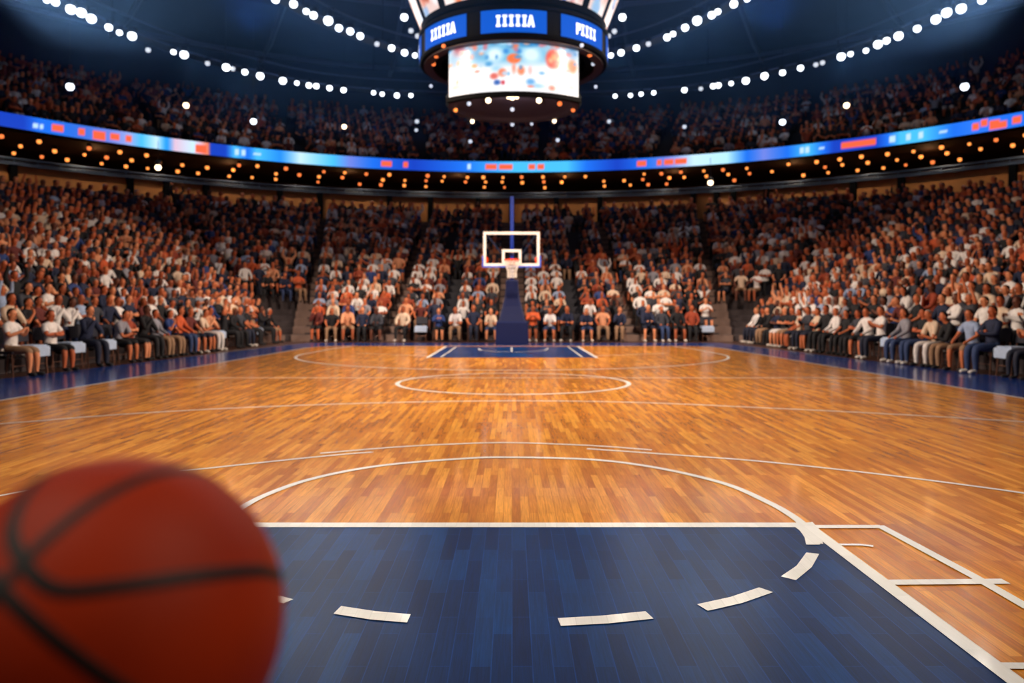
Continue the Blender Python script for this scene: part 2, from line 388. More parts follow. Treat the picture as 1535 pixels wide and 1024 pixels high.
for k_, z in ((.92, 17.2), (.66, 17.35), (.4, 18.0)):
    tube(bm, [Vector((39*k_*math.sin(t), 14+42*k_*math.cos(t), z)) for t in np.linspace(0, 2*PI, 97)[:-1]], .14, 6, closed=True)
o = obj('roof_beam', bm, M['roof_rib'], ceil)
# end wall behind the photographer
bm = bmesh.new(); box(bm, (0, -10.5, 4), (60, .3, 8)); struct('wall_back', bm, M['brown'])

# ------------------------------------------------------------------ lamp rings on the catwalks
ZA = 14.0
ringA = [(0, 46.9), (9.8, 45.4), (15, 41.0), (17.6, 36.3), (18.9, 31), (19.6, 24), (19.9, 14), (18.5, 4), (14, -4), (7, -7.5), (0, -8)]
ringB = [(0, 40.6), (4.3, 39.2), (7.2, 36.4), (9.1, 32.4), (10.3, 27), (10.8, 20), (10.8, 8), (8, 2), (0, 0)]
def full(r): return r+[(-x, y) for x, y in r[-2:0:-1]]
def catwalk(name, r, z, label):
    pts = catmull([(x, y, z) for x, y in full(r)], 10, closed=True)
    t = thing(name, label, 'lighting truss', (0, 14, z))
    cen = Vector((0, 18, z))
    for nm, off, dz, rad in (('rail_tube', .35, .34, .05), ('rail_tube', .35, .95, .05), ('rail_tube', 1.25, .34, .05), ('walk_deck', .8, .3, .0)):
        bm = bmesh.new()
        pp = [p+(p-cen).normalized()*off+Vector((0, 0, dz)) for p in pts]
        if rad: tube(bm, pp, rad, 6, closed=True)
        else:
            vs = [[bm.verts.new(p+(p-cen).normalized()*a+Vector((0, 0, b))) for a, b in ((-.45, 0), (-.45, .08), (.45, .08), (.45, 0))] for p in pp]
            for i in range(len(vs)):
                A, B = vs[i], vs[(i+1) % len(vs)]
                for a in range(4): bm.faces.new((A[a], A[(a+1) % 4], B[(a+1) % 4], B[a]))
        bmesh.ops.translate(bm, verts=bm.verts, vec=(0, -14, -z)); obj(nm, bm, M['roof_rib'] if rad else M['dark_metal'], t)
    for i in range(0, len(pts), 12):
        p = pts[i]; q = p+(p-cen).normalized()*.8; bm = bmesh.new(); tube(bm, [q+Vector((0, 0, .35)), q+Vector((0, 0, 4.6))], .03, 5)
        bmesh.ops.translate(bm, verts=bm.verts, vec=(0, -14, -z)); obj('hanger', bm, M['dark_metal'], t)
catwalk('lighting_truss', ringA, ZA, 'large curved catwalk ring under the roof carrying the outer row of white lamps')
catwalk('lighting_truss', ringB, ZA, 'small curved catwalk ring around the hanging scoreboard carrying the inner row of white lamps')

def lamp_meshes(r):
    bm = bmesh.new(); lathe(bm, [(r*.5, r*2.2), (r*1.0, r*2.0), (r*1.05, r*.8), (r*.9, r*.7)], 14); bm.normal_update(); h = bpy.data.meshes.new('lamp_housing'); bm.to_mesh(h); bm.free(); h.materials.append(M['dark_metal'])
    bm = bmesh.new(); bmesh.ops.create_icosphere(bm, subdivisions=2, radius=r); l = bpy.data.meshes.new('lamp_lens'); bm.to_mesh(l); bm.free(); l.shade_smooth()
    bm = bmesh.new(); tube(bm, [(-r*1.2, 0, r*1.1), (-r*1.2, 0, r*2.7), (r*1.2, 0, r*2.7), (r*1.2, 0, r*1.1)], r*.12, 5); y = bpy.data.meshes.new('bracket'); bm.to_mesh(y); bm.free(); y.materials.append(M['dark_metal'])
    return h, l, y
LM = {}
def lamp(kind, name, label, cat, p, r, group, m, yoke=True, scale=1):
    key = (r, m)
    if key not in LM:
        h, l, y = lamp_meshes(r); l.materials.append(M[m]); LM[key] = (h, l, y)
    h, l, y = LM[key]
    t = thing(name, label, cat, p, 0, group)
    t.scale = (scale,)*3
    link('housing', h, t); link('lens', l, t)
    if yoke: link('bracket', y, t)
    return t
def spot(parent_name, p, target, power, color, ang, size=.2, blend=.6, parent=None):
    ld = bpy.data.lights.new(parent_name, 'SPOT'); ld.energy = power; ld.color = color; ld.spot_size = math.radians(ang); ld.spot_blend = blend; ld.shadow_soft_size = size
    o = bpy.data.objects.new(parent_name, ld); C.objects.link(o); o.location = p; d = Vector(target)-Vector(p); o.rotation_euler = d.to_track_quat('-Z', 'Y').to_euler()
    return o
ORD = ['zeroth', 'first', 'second', 'third', 'fourth', 'fifth', 'sixth', 'seventh', 'eighth', 'ninth', 'tenth', 'eleventh', 'twelfth', 'thirteenth', 'fourteenth', 'fifteenth', 'sixteenth', 'seventeenth', 'eighteenth', 'nineteenth']
TENS = {2: 'twent', 3: 'thirt', 4: 'fort', 5: 'fift', 6: 'sixt', 7: 'sevent', 8: 'eight', 9: 'ninet'}
def nth(n):
    if n < 20: return ORD[n]
    return TENS[n//10]+('ieth' if n % 10 == 0 else 'y-'+ORD[n % 10])
A_left = [(70, 0, 0), (83, 3, 1), (106, 14, 2), (122, 19, 2), (137, 28, 2), (163, 41, 1), (179, 49, 0), (198, 54, 2), (222, 75, -1), (260, 78, 0), (276, 82, 2), (311, 95, -1), (339, 101, 2), (349, 103, -1), (367, 108, 1), (390, 114, 2), (424, 121, 2), (445, 124.5, 0), (463, 128, 1), (474, 129, 1), (494, 132, 1), (515, 135, 1), (560, 139, 0), (573, 141, 0), (595, 143, 1), (616, 143, 0)]
A_right = [(1472, 0, 1), (1441, 13, 2), (1419, 19, 2), (1403, 29, 2), (1375, 43, 1), (1347, 54, 2), (1329, 61, 1), (1316, 66.6, 2), (1298, 76, 0), (1275, 81, 0), (1261, 85, 2), (1233, 94, -1), (1223, 97, -1), (1200, 102, 1), (1173, 109, 1), (1146, 114, 2), (1118, 121, 2), (1096, 125, 0), (1077, 128, 1), (1069, 129, 1), (1050.5, 133, -1), (1026, 135, 1), (980, 139, 0), (961, 141, 0), (945, 143, 0), (922, 144, 0)]
B_left = [(413, -1, 1), (440, 6, 1), (459, 17, 0), (470, 23, 1), (492, 31, 2), (508, 42, 1), (525, 47, 1), (540, 54, 1), (565, 66, -1), (587, 72, 1), (606.5, 79, 1), (622, 83, 0)]
B_right = [(1120, -2, 0), (1100, 6, 1), (1076, 17.5, 0), (1067, 22.6, 1), (1045, 31, 2), (1027, 41.5, 1), (1009, 51, 0), (1000, 56, 1), (972, 66, -1), (954, 72, 1), (931, 79, 1), (915.7, 83, 0)]
CROWD_T = []
for lst, ringname, sidew in ((A_left, 'outer', 'left'), (A_right, 'outer', 'right'), (B_left, 'inner', 'left'), (B_right, 'inner', 'right')):
    for i, (x, y, sz) in enumerate(lst):
        p = at_z(x, y, ZA); n = len(lst)-i
        dim = sz < 0
        sc_ = {-1: .8, 0: .85, 1: 1.05, 2: 1.3}[sz]
        lamp('ring', 'floodlight', f"{'faint grey' if dim else 'bright white'} floodlight, {nth(n)} from the scoreboard along the {sidew} {ringname} lamp arc", 'floodlight', p, .155, 'floodlights on the roof catwalks', 'lamp_dim' if dim else 'lamp_white', True, sc_)
        if not dim and i % 2 == 0:
            tgt = (p.x*.12, max(4, min(24, p.y*.5)), 0)
            spot('floodlight_beam', p+Vector((0, 0, -.35)), tgt, P_COURT, (1, .93, .84), 75, .25)
# court beams added overhead on the same rings, unseen and without lamps
for sgn in (-1, 1):
    for (x, y, ty, pw, ang) in ((10.6, 19, 24.5, 1.25, 50), (10.6, 14, 16, 1.05, 50), (10.6, 8, 9, .95, 50), (8, 2, 5, .4, 52), (19.9, 10, 15, .6, 42), (14, -4, 5, .3, 50)):
        p = Vector((sgn*x, y, ZA-.4)); spot('floodlight_beam', p, (-sgn*.6, ty, 0), P_NEAR*pw, (1, .88, .74), ang, .25, 1.0)
    # added warm beams, without lamps, to brighten the seats on every side
    for (x, y, tx, ty, tz, pw, ang) in ((19.4, 28, -12, 20, .5, 1.0, 48), (19.4, 20, -11.5, 27, .5, .8, 42), (19.4, 12, -11, 15, .5, .7, 48), (10.5, 22, -12, 33, 1.0, .3, 44),
                                   (9, 12, 3, 31.5, .0, 1.0, 34), (10.5, 16, 7.5, 32, .5, .6, 34)):
        spot('added_seat_beam', (sgn*x, y, ZA-.4), (sgn*tx, ty, tz), P_CROWD*pw, (1, .77, .60), ang, .4, 1.0)
    spot('added_basket_beam', (sgn*10.6, 13, ZA-.4), (0, 26.8, 3.2), 1500, (1, .95, .9), 11, .2, .8)  # unseen spot added to whiten the backboard
# blue uplights added above the catwalks to tint roof and haze
for (x, y) in ((0, 42), (13, 38), (-13, 38), (19, 28), (-19, 28), (20, 14), (-20, 14), (0, 30)):
    spot('added_blue_wash', (x, y, ZA+.9), (x*.9, y*.95, ZA+6), P_BLUE, (.22, .48, 1), 150, .4, .6)
for sgn in (-1, 1):
    for (x, y, tx, ty) in ((17, 30, 27, 36), (16, 38, 18, 44), (8, 44, 8, 52)):
        spot('tier_beam', (sgn*x, y, ZA-.4), (sgn*tx, ty, 11), P_UPPER, (.85, .62, .62), 100, .4, 1.0)

# thin haze under the roof
hz = bpy.data.materials.new('haze'); hz.use_nodes = True; nt = hz.node_tree; nt.nodes.clear(); o_ = nt.nodes.new('ShaderNodeOutputMaterial'); vs_ = nt.nodes.new('ShaderNodeVolumeScatter')
vs_.inputs['Color'].default_value = (.14, .38, 1, 1); vs_.inputs['Density'].default_value = .0105; vs_.inputs['Anisotropy'].default_value = .3; nt.links.new(vs_.outputs[0], o_.inputs['Volume'])
bm = bmesh.new(); lathe(bm, [(1, 10.4), (1, 16.8)], 48); bmesh.ops.scale(bm, verts=bm.verts, vec=(28, 31.2, 1)); bmesh.ops.translate(bm, verts=bm.verts, vec=(0, 14, 0)); tag(obj('haze', bm, hz), 'thin bluish haze hanging under the arena roof around the lamps', 'haze', None, 'stuff')

# single lamps hanging before the upper seats
EP = (0, 14, 28.0, 31.0)
def on_ell(e, x, y):
    k = (x-CX)/F; A = (k/e[2])**2+1/e[3]**2; B = -2*e[1]/e[3]**2; Cc = (e[1]/e[3])**2-1; d = (-B+math.sqrt(B*B-4*A*Cc))/(2*A)
    return at_d(x, y, d)
pend = [(105, 130, 1.1, 'w'), (279, 158, .9, 'm'), (380, 182, 1.0, 'w'), (516, 190, .8, 'm'), (625, 182, .75, 'd'), (624, 195, .6, 'd'), (1026, 190, .7, 'd'), (913, 182, .7, 'd'), (1173, 183, 1.0, 'w'), (1269, 158, .9, 'm'), (1446, 130, 1.1, 'w'), (237, 251, .9, 'm'), (1065, 274, .9, 'm'), (606, 26, 1.1, 'w'), (933, 26, 1.1, 'w'), (616, 46, .8, 'd'), (626, 54, .8, 'd'), (921, 47, .8, 'd'), (912, 54, .8, 'd'), (705, 212, .7, 'd'), (836, 210, .7, 'd')]
for i, (x, y, s_, kd) in enumerate(pend):
    p = on_ell(EP, x, y) if y > 100 else at_z(x, y, 15.0)
    hsh = {'w': 'white', 'm': 'warm white', 'd': 'faint grey'}[kd]
    where = ('left' if x < CX else 'right')
    ht = 'beside the scoreboard' if y < 100 else ('below the blue ribbon display' if y > 220 else 'before the upper seats')
    k = sum(1 for q in pend[:i+1] if (q[0] < CX) == (x < CX) and ((q[1] < 100) == (y < 100)) and ((q[1] > 220) == (y > 220)) and q[3] == kd)
    t = lamp('pend', 'pendant_lamp', f"{hsh} lamp hanging {ht}, {nth(k)} on the {where}", 'hanging lamp', p, .16, 'single hanging lamps', {'w': 'lamp_white', 'm': 'lamp_warm', 'd': 'lamp_dim'}[kd], False, s_)
    bm = bmesh.new(); top = 17.0 if y < 220 else 9.5
    tube(bm, [(0, 0, .3), (0, 0, (top-p.z)/s_)], .012, 5); obj('cable', bm, M['dark_metal'], t)
# amber lamps in the concourse ceiling: three to a column
cnt = 0
ths = []
for q in np.arange(-1.40, 1.401, .0385): ths.append(q)
rnd = random.Random(5)
for ci, th in enumerate(ths):
    k = 0
    for ri, off in enumerate((1.7, 3.6, 5.8)):
        if rnd.random() < .16: continue
        tt = th+rnd.uniform(-.006, .006); v = Vector(((EO[2]+off)*math.sin(tt), 14+(EO[3]+off)*math.cos(tt), 9.14-.05*rnd.random()))
        px = CX+F*v.x/v.y if v.y > 1 else 9999
        if not -20 < px < 1555: continue
        k += 1
        nn = ci-len(ths)//2
        wh = 'centre column' if nn == 0 else f"{nth(abs(nn))} column {'right' if nn > 0 else 'left'} of the basket"
        lamp('amber', 'ceiling_lamp', f"amber lamp under the upper tier, {('front', 'middle', 'rear')[ri]} of {wh}", 'ceiling lamp', v, .095, 'amber lamps under the upper tier', 'lamp_amber' if rnd.random() < .7 else 'lamp_amber_dim', False, rnd.uniform(.85, 1.25))
for th in np.linspace(-1.45, 1.45, 26):
    v = ell((0, 14, EO[2]-.8, EO[3]-.8), th); v2_ = ell((0, 14, EO[2]+1, EO[3]+1), th); spot('added_wall_wash', (v.x, v.y, 9.1), (v2_.x, v2_.y, 7.2), 120, (1, .74, .45), 110, .1, 1.0)  # warm spots added under the rim to brighten the tan wall
for th in np.linspace(-1.35, 1.35, 14):
    v = ell((0, 14, EO[2]+3.4, EO[3]+3.4), th); ld = bpy.data.lights.new('concourse_glow', 'POINT'); ld.energy = 14; ld.color = (1, .5, .2); ld.shadow_soft_size = .2
    o = bpy.data.objects.new('concourse_glow', ld); C.objects.link(o); o.location = (v.x, v.y, 9.0)

# ------------------------------------------------------------------ ribbon display
def lerp_tab(tab, x):
    for (x0, c0), (x1, c1) in zip(tab, tab[1:]):
        if x0 <= x <= x1: t = (x-x0)/(x1-x0); return tuple(a+(b-a)*t for a, b in zip(c0, c1))
    return tab[0][1] if x < tab[0][0] else tab[-1][1]
DB, BL, CY, WH, LV, PK = (8, 62, 190), (20, 110, 235), (70, 190, 255), (200, 235, 255), (110, 130, 225), (225, 190, 215)
OR = (250, 100, 60)
tab = [(0, DB), (35, DB), (58, BL), (78, BL), (120, (50, 110, 220)), (165, LV), (195, (150, 170, 235)), (212, CY), (235, WH), (250, (20, 150, 250)), (262, PK), (290, WH), (300, PK), (312, (240, 120, 80)), (316, DB), (338, DB), (352, CY), (372, BL), (385, CY), (420, (30, 140, 255)), (450, WH), (500, CY), (525, LV), (560, BL), (620, DB), (690, BL), (767, CY), (850, CY), (880, BL), (925, DB), (965, BL), (1000, LV), (1040, WH), (1090, (180, 235, 255)), (1120, BL), (1145, LV), (1180, BL), (1210, CY), (1235, BL), (1250, DB), (1312, DB), (1330, BL), (1350, CY), (1385, CY), (1430, BL), (1460, (40, 120, 250)), (1535, BL)]
blobs = [(78, 95, .2, .8), (118, 128, .3, .8), (140, 158, .25, .85), (166, 180, .3, .75), (188, 198, .3, .8), (293, 310, .2, .9), (572, 588, .25, .8), (604, 612, .3, .7), (728, 745, .3, .75), (748, 768, .3, .75), (792, 802, .3, .7), (806, 816, .3, .7), (955, 968, .25, .8), (985, 992, .3, .7), (996, 1010, .3, .8), (1012, 1030, .3, .8), (1262, 1312, .2, .8), (1458, 1468, .2, .8), (1470, 1480, .1, .5), (1484, 1500, .3, .85), (1500, 1510, .4, .9), (1518, 1530, .2, .8)]
blobsw = [(50, 56, .4, .7), (60, 64, .4, .7), (352, 358, .3, .7), (362, 367, .3, .7), (380, 392, .4, .6), (700, 706, .3, .7), (1198, 1204, .3, .7), (1208, 1214, .3, .7), (1228, 1236, .4, .6), (1334, 1343, .3, .7), (1358, 1366, .3, .7), (1376, 1385, .3, .7), (1408, 1420, .4, .6)]
me = bpy.data.meshes.new('ribbon'); NU = 1500; NV = 6
vs = []; cols = []
ER = (0, 14, 28.6, 31.8)
for th in np.linspace(-1.75, 1.75, NU+1):
    for v_ in range(NV+1):
        p = ell(ER, th); z = 9.27+(9.9-9.27)*v_/NV; vs.append((p.x, p.y, z))
        px = CX+F*p.x/p.y if p.y > 1 else (-50 if p.x < 0 else 1600); c = lerp_tab(tab, px); fv = 1-v_/NV
        for a, b, t0, t1 in blobs:
            if a <= px <= b and t0 <= fv <= t1: c = OR
        for a, b, t0, t1 in blobsw:
            if a <= px <= b and t0 <= fv <= t1: c = (190, 225, 255)
        cols.append((*s2l(c), 1))
fs = [(i*(NV+1)+j, (i+1)*(NV+1)+j, (i+1)*(NV+1)+j+1, i*(NV+1)+j+1) for i in range(NU) for j in range(NV)]
me.from_pydata(vs, [], fs); ca = me.color_attributes.new('picture', 'FLOAT_COLOR', 'POINT'); ca.data.foreach_set('color', np.array(cols, dtype=np.float32).ravel())
rib = tag(link('ribbon_display', me, None, M['screen']), 'long curved blue display band running along the front edge of the upper tier', 'display')
# thickness: a housing behind the lit face
hs = ring_wall('housing', (0, 14, 28.62, 31.82), [(0, 9.26), (.12, 9.26), (.12, 9.91), (0, 9.91)], M['black'], parent=rib, ths=np.linspace(-1.75, 1.75, 161)); del hs['kind']

# ------------------------------------------------------------------ scoreboard
SX, SY = .06, 30.0
sb = thing('scoreboard', 'huge round scoreboard with curved video screen and blue ring hanging from the roof', 'scoreboard', (SX, SY, 9.1))
Z0 = 9.1
def arc_screen(name, R, cyoff, a0, a1, zb, zt_, flare, painter, parent, nu=90, nv=46, m='screen', depth=.06):
    """curved lit screen facing outward; angle 0 faces the photographer"""
    me = bpy.data.meshes.new(name); vs = []; cols = []
    for i in range(nu+1):
        a = a0+(a1-a0)*i/nu
        for j in range(nv+1):
            v_ = j/nv; r = R+flare*v_; vs.append((r*math.sin(a), -(r*math.cos(a))+cyoff, zb+(zt_-zb)*v_)); cols.append((*s2l(painter(i/nu, v_)), 1))
    fs = [(i*(nv+1)+j, (i+1)*(nv+1)+j, (i+1)*(nv+1)+j+1, i*(nv+1)+j+1) for i in range(nu) for j in range(nv)]
    me.from_pydata(vs, [], fs); ca = me.color_attributes.new('picture', 'FLOAT_COLOR', 'POINT'); ca.data.foreach_set('color', np.array(cols, dtype=np.float32).ravel()); me.shade_smooth()
    return link(name, me, parent, M[m])
rng = random.Random(3)
def mk_painter(bl, base):
    def p(u, v):
        c = base(u, v)
        for (x, y, rx, ry, col, soft) in bl:
            d = math.hypot((u-x)/rx, (v-y)/ry)
            a = max(0, min(1, (1.15-d)/soft)); c = tuple(c[k]+(col[k]-c[k])*a for k in range(3))
        return c
    return p
W_, O1, RD, BLU, LBL, TEAL, GR = (253, 250, 252), (250, 118, 70), (238, 84, 62), (60, 140, 215), (190, 228, 245), (40, 130, 190), (185, 170, 190)
def Z(x, y): return ((x-108)/(1300-108), 1-(y-100-(abs(x-704)/596)**2*90)/(520))
mainbl = []
for x, y, rx, ry, col, soft in [
    (200, 330, 120, 130, (200, 205, 225), .9), (640, 250, 640, 130, (120, 190, 225), .7), (230, 240, 90, 70, (185, 130, 150), .8), (200, 215, 40, 50, (190, 110, 120), .8),
    (345, 170, 45, 40, (225, 120, 100), .8), (465, 165, 30, 45, (205, 110, 120), .8), (400, 260, 90, 60, (110, 170, 210), .9), (540, 150, 60, 50, (70, 150, 200), .9),
    (545, 270, 85, 80, (225, 245, 252), .7), (850, 270, 95, 90, (220, 243, 252), .7), (820, 165, 110, 40, (30, 125, 195), .9), (900, 150, 30, 40, (30, 110, 180), .8), (680, 140, 35, 40, RD, .6), (705, 180, 45, 35, O1, .7),
    (640, 235, 30, 30, BLU, .8), (745, 235, 30, 30, BLU, .8), (705, 305, 60, 48, (252, 120, 70), .35), (980, 170, 60, 70, (150, 195, 220), .9), (1030, 160, 30, 50, (190, 120, 130), .8), (1145, 190, 35, 35, (235, 110, 90), .7), (1230, 250, 80, 90, (110, 160, 205), .9),
    (1045, 320, 72, 100, (240, 80, 66), .35), (1045, 300, 28, 40, (255, 150, 90), .8), (1230, 400, 60, 75, (250, 130, 90), .6), (300, 320, 70, 60, (110, 200, 230), .9), (340, 300, 30, 35, (215, 150, 150), .8), (365, 385, 35, 25, (250, 160, 100), .7), (495, 360, 40, 30, (80, 160, 215), .8),
    (560, 400, 60, 40, (170, 215, 240), .9), (610, 440, 40, 45, (248, 130, 90), .6), (540, 475, 40, 35, (225, 110, 100), .6), (565, 535, 32, 30, (50, 100, 180), .6), (705, 395, 20, 70, (250, 150, 125), .9), (765, 420, 35, 50, (250, 140, 100), .6), (840, 420, 22, 50, (250, 190, 185), .8), (845, 530, 45, 38, (110, 175, 230), .7), (900, 570, 80, 30, (170, 215, 245), .9), (615, 535, 20, 25, (210, 60, 80), .6),
    (200, 600, 80, 30, (248, 195, 175), .8), (1210, 600, 60, 30, (248, 195, 185), .8), (330, 470, 110, 70, W_, .7), (1050, 480, 110, 80, W_, .7)]:
    u, v = Z(x, y); mainbl.append((u, v, rx/1192, ry/520, col, soft))
for _ in range(46):
    mainbl.append((rng.random(), rng.choice((rng.uniform(.55, 1), rng.uniform(.05, 1))), rng.uniform(.012, .035), rng.uniform(.03, .07), rng.choice(((240, 130, 110), (110, 180, 225), (250, 170, 130), (190, 215, 240), (205, 120, 135), (70, 150, 210))), .9))
mp_ = mk_painter(mainbl, lambda u, v: W_ if v < .55 else (232, 240, 250))
zb, ztp = CH+318*26.95/F-Z0, CH+399.5*26.95/F-Z0
scr = arc_screen('video_screen', 3.65, .6, -.69, .69, zb, ztp, 0, mp_, sb)
# drum body behind and around the screens
bm = bmesh.new()
lathe(bm, [(2.55, -.02), (2.62, .1), (2.62, .32), (2.3, .45), (2.3, 2.4), (2.7, 2.6)], 48, cap=False); obj('drum', bm, M['black'], sb, True)
bm = bmesh.new()
lathe(bm, [(2.62, .12), (2.52, -.03), (2.28, -.03), (2.2, .12), (1.75, .2), (1.7, .12), (1.2, .2), (1.15, .12), (.5, .2), (.02, .2)], 48, cap=False); obj('underside', bm, mat('scoreboard_underside', (74, 66, 84), .6), sb)
bm = bmesh.new()                                 # fascia lip under and over the front screen
for z, hh in ((zb-.16, .16), (ztp, .06)):
    pr = None
    for i in range(41):
        a = -.72+1.44*i/40; cur = [bm.verts.new((r*math.sin(a), -r*math.cos(a)+.6, zz)) for r, zz in ((3.5, z), (3.69, z), (3.69, z+hh), (3.5, z+hh))]
        if pr:
            for q in range(4): bm.faces.new((pr[q], pr[(q+1) % 4], cur[(q+1) % 4], cur[q]))
        pr = cur
obj('bezel', bm, M['black'], sb)
bm = bmesh.new()
for i in range(41):
    a = -.72+1.44*i/40; cur = [bm.verts.new((r*math.sin(a), -r*math.cos(a)+.6, zz)) for r, zz in ((3.6, zb-.1), (3.6, ztp+.04))]
    if i: bm.faces.new((pr[0], pr[1], cur[1], cur[0]))
    pr = cur
obj('screen_back', bm, M['black'], sb)
# the ring of blue panels
zr0, zr1 = CH+405*26.4/F-Z0, CH+441*26.4/F-Z0
bm = bmesh.new(); lathe(bm, [(2.75, zr0-.06), (3.58, zr0-.1), (3.62, zr0-.02), (3.60, zr0+.05), (3.60, zr1), (3.66, zr1+.05), (3.66, zr1+.16), (3.3, zr1+.25), (2.6, zr1+.25)], 96, cap=False)
obj('ring', bm, M['black'], sb)
bm = bmesh.new(); lathe(bm, [(3.1, zr0-.10), (3.1, zr0-.16), (3.45, zr0-.16), (3.45, zr0-.1)], 96, cap=False); obj('ring_rib', bm, mat('ring_rib', (70, 52, 58), .5), sb)
def glyph(bm, ch, x, wd, h, st, put):
    def bar(x0, z0, x1, z1, t):
        d = Vector((x1-x0, 0, z1-z0)); n = Vector((-d.z, 0, d.x)).normalized()*t/2; n_ = 4
        for i in range(n_):
            a = Vector((x0, 0, z0))+d*i/n_; b = Vector((x0, 0, z0))+d*(i+1)/n_
            bm.faces.new([bm.verts.new(put(q.x, q.z)) for q in (a-n, b-n, b+n, a+n)])
    if ch == 'I': bar(x, 0, x, h, st); bar(x-wd*.36, st*.5, x+wd*.36, st*.5, st); bar(x-wd*.36, h-st*.5, x+wd*.36, h-st*.5, st)
    if ch == 'A': bar(x-wd*.42, 0, x, h, st); bar(x+wd*.42, 0, x, h, st); bar(x-wd*.3, h*.32, x+wd*.3, h*.32, st*.8)
    if ch == 'P': bar(x-wd*.25, 0, x-wd*.25, h, st); bar(x-wd*.25, h-st*.5, x+wd*.35, h-st*.5, st); bar(x+wd*.33, h*.45, x+wd*.33, h, st); bar(x-wd*.25, h*.47, x+wd*.35, h*.47, st)
for k in range(8):
    ac = k*PI/4
    bm = bmesh.new(); pr = None
    for i in range(19):
        a = ac-.318+.636*i/18; cur = [bm.verts.new((3.63*math.sin(a), -3.63*math.cos(a), z)) for z in (zr0+.03, zr1-.01)]
        if pr: bm.faces.new((pr[0], cur[0], cur[1], pr[1]))
        pr = cur
    pn = obj('ring_panel', bm, M['panel_blue'], sb)
    txt = 'PIIII' if k in (1, 3, 5) else 'IIIIIA'
    hgt = .40; wd = .225; L = len(txt)
    put = lambda x, z, ac=ac: (3.65*math.sin(ac+x/3.65), -3.65*math.cos(ac+x/3.65), zr0+.22+z)
    for i, ch in enumerate(txt):
        bm = bmesh.new(); glyph(bm, ch, (i-(L-1)/2)*wd+.03, wd*.95, hgt, .085, put); obj('letter', bm, M['letter'], pn)
# flared upper screens, two to each side of the octagon
palL = [(240, 130, 80), (250, 235, 235), (140, 175, 220), (225, 150, 130), (60, 80, 140), (250, 245, 250), (200, 100, 70)]
palR = [(240, 200, 190), (225, 150, 140), (250, 235, 235), (70, 90, 160), (200, 120, 110), (150, 190, 230)]
for k in range(16):
    ac = (k+.5)*PI/8; pal = palL if k >= 8 else palR; rg = random.Random(k+40)
    bl = [(rg.random(), rg.random(), rg.uniform(.08, .3), rg.uniform(.06, .2), rg.choice(pal), .6) for _ in range(16)]
    pb = (235, 205, 200)
    s_ = arc_screen('upper_screen', 3.58, 0, ac-.15, ac+.15, zr1+.5, zr1+2.6, .85, mk_painter(bl, lambda u, v, c=pb: c), sb, 14, 30)
bm = bmesh.new(); lathe(bm, [(3.3, zr1+.2), (3.62, zr1+.3), (3.6, zr1+.42), (3.58, zr1+.5), (3.58, zr1+.52), (4.43, zr1+2.62), (4.43, zr1+2.8), (2.8, zr1+3.0)], 64, cap=False); o = obj('upper_frame', bm, M['black'], sb)
o.scale = (.985, .985, 1)
for k in range(4):
    a = PI/4+k*PI/2; bm = bmesh.new(); tube(bm, [(2.6*math.sin(a), 2.6*math.cos(a), zr1+2.9), (2.0*math.sin(a), 2.0*math.cos(a), 19-Z0)], .05, 6); obj('hanger', bm, M['dark_metal'], sb)
# small lamps under drum and ring
def sblamp(x, y, zrel, r, m):
    p = at_z(x, y, Z0+zrel)-Vector((SX, SY, Z0)); rr = math.hypot(p.x, p.y)
    bm = bmesh.new(); bmesh.ops.create_icosphere(bm, subdivisions=2, radius=r); bmesh.ops.translate(bm, verts=bm.verts, vec=p); o = obj('lamp', bm, M[m], sb, True)
for x, y, r, m in ((768, 146, .10, 'lamp_warm'), (762, 146, .06, 'lamp_warm'), (775, 146, .06, 'lamp_warm'), (732, 150.5, .10, 'lamp_warm'), (808, 150.5, .10, 'lamp_warm'), (703, 155.5, .08, 'lamp_dim'), (839, 155.5, .09, 'lamp_amber_dim'), (683, 165, .08, 'lamp_amber'), (859, 165, .08, 'lamp_amber_dim'), (708, 182, .08, 'lamp_warm'), (831, 181.5, .08, 'lamp_warm'), (768, 186.5, .08, 'lamp_dim'), (768, 164, .08, 'lamp_dim'), (797, 186, .06, 'lamp_dim')):
    sblamp(x, y, -.06, r, m)
for x, y, r, m in ((665, 69, .07, 'lamp_amber_dim'), (654, 84, .08, 'lamp_amber_dim'), (650, 96, .08, 'lamp_amber_dim'), (646, 129, .07, 'lamp_dim'), (872, 68, .07, 'lamp_dim'), (884, 82, .09, 'lamp_amber_dim'), (889, 96, .07, 'lamp_dim'), (893, 130, .07, 'lamp_dim')):
    sblamp(x, y, zr0-.14, r, m)
ld = bpy.data.lights.new('underside_glow', 'POINT'); ld.energy = 22; ld.color = (1, .85, .8); ld.shadow_soft_size = .1
o = bpy.data.objects.new('underside_glow', ld); C.objects.link(o); o.location = (SX, SY-1.2, 8.7)

# ------------------------------------------------------------------ basket
bk = thing('basketball_hoop', 'navy padded basketball stand with glass backboard, orange rim and white net', 'basketball hoop', (0, 28.05, 0))
D0 = 28.05
def prism(bm, secs, seg=None):                 # secs: (z, halfwidth, yfront, yback) stacked
    rings = []
    for z, hw, yf, yk in secs:
        c = min(.06, hw*.2); rings.append([bm.verts.new(v) for v in ((-hw+c, yf, z), (hw-c, yf, z), (hw, yf+c, z), (hw, yk, z), (-hw, yk, z), (-hw, yf+c, z))])
    for A, B in zip(rings, rings[1:]):
        for j in range(6): bm.faces.new((A[j], A[(j+1) % 6], B[(j+1) % 6], B[j]))
    bm.faces.new(rings[0][::-1]); bm.faces.new(rings[-1])
bm = bmesh.new(); prism(bm, [(.0, .60, 0, 1.9), (.05, .61, 0, 1.9), (.8, .58, .02, 1.9), (.85, .55, .06, 1.85)]); obj('base_pad', bm, M['navy_pad'], bk)
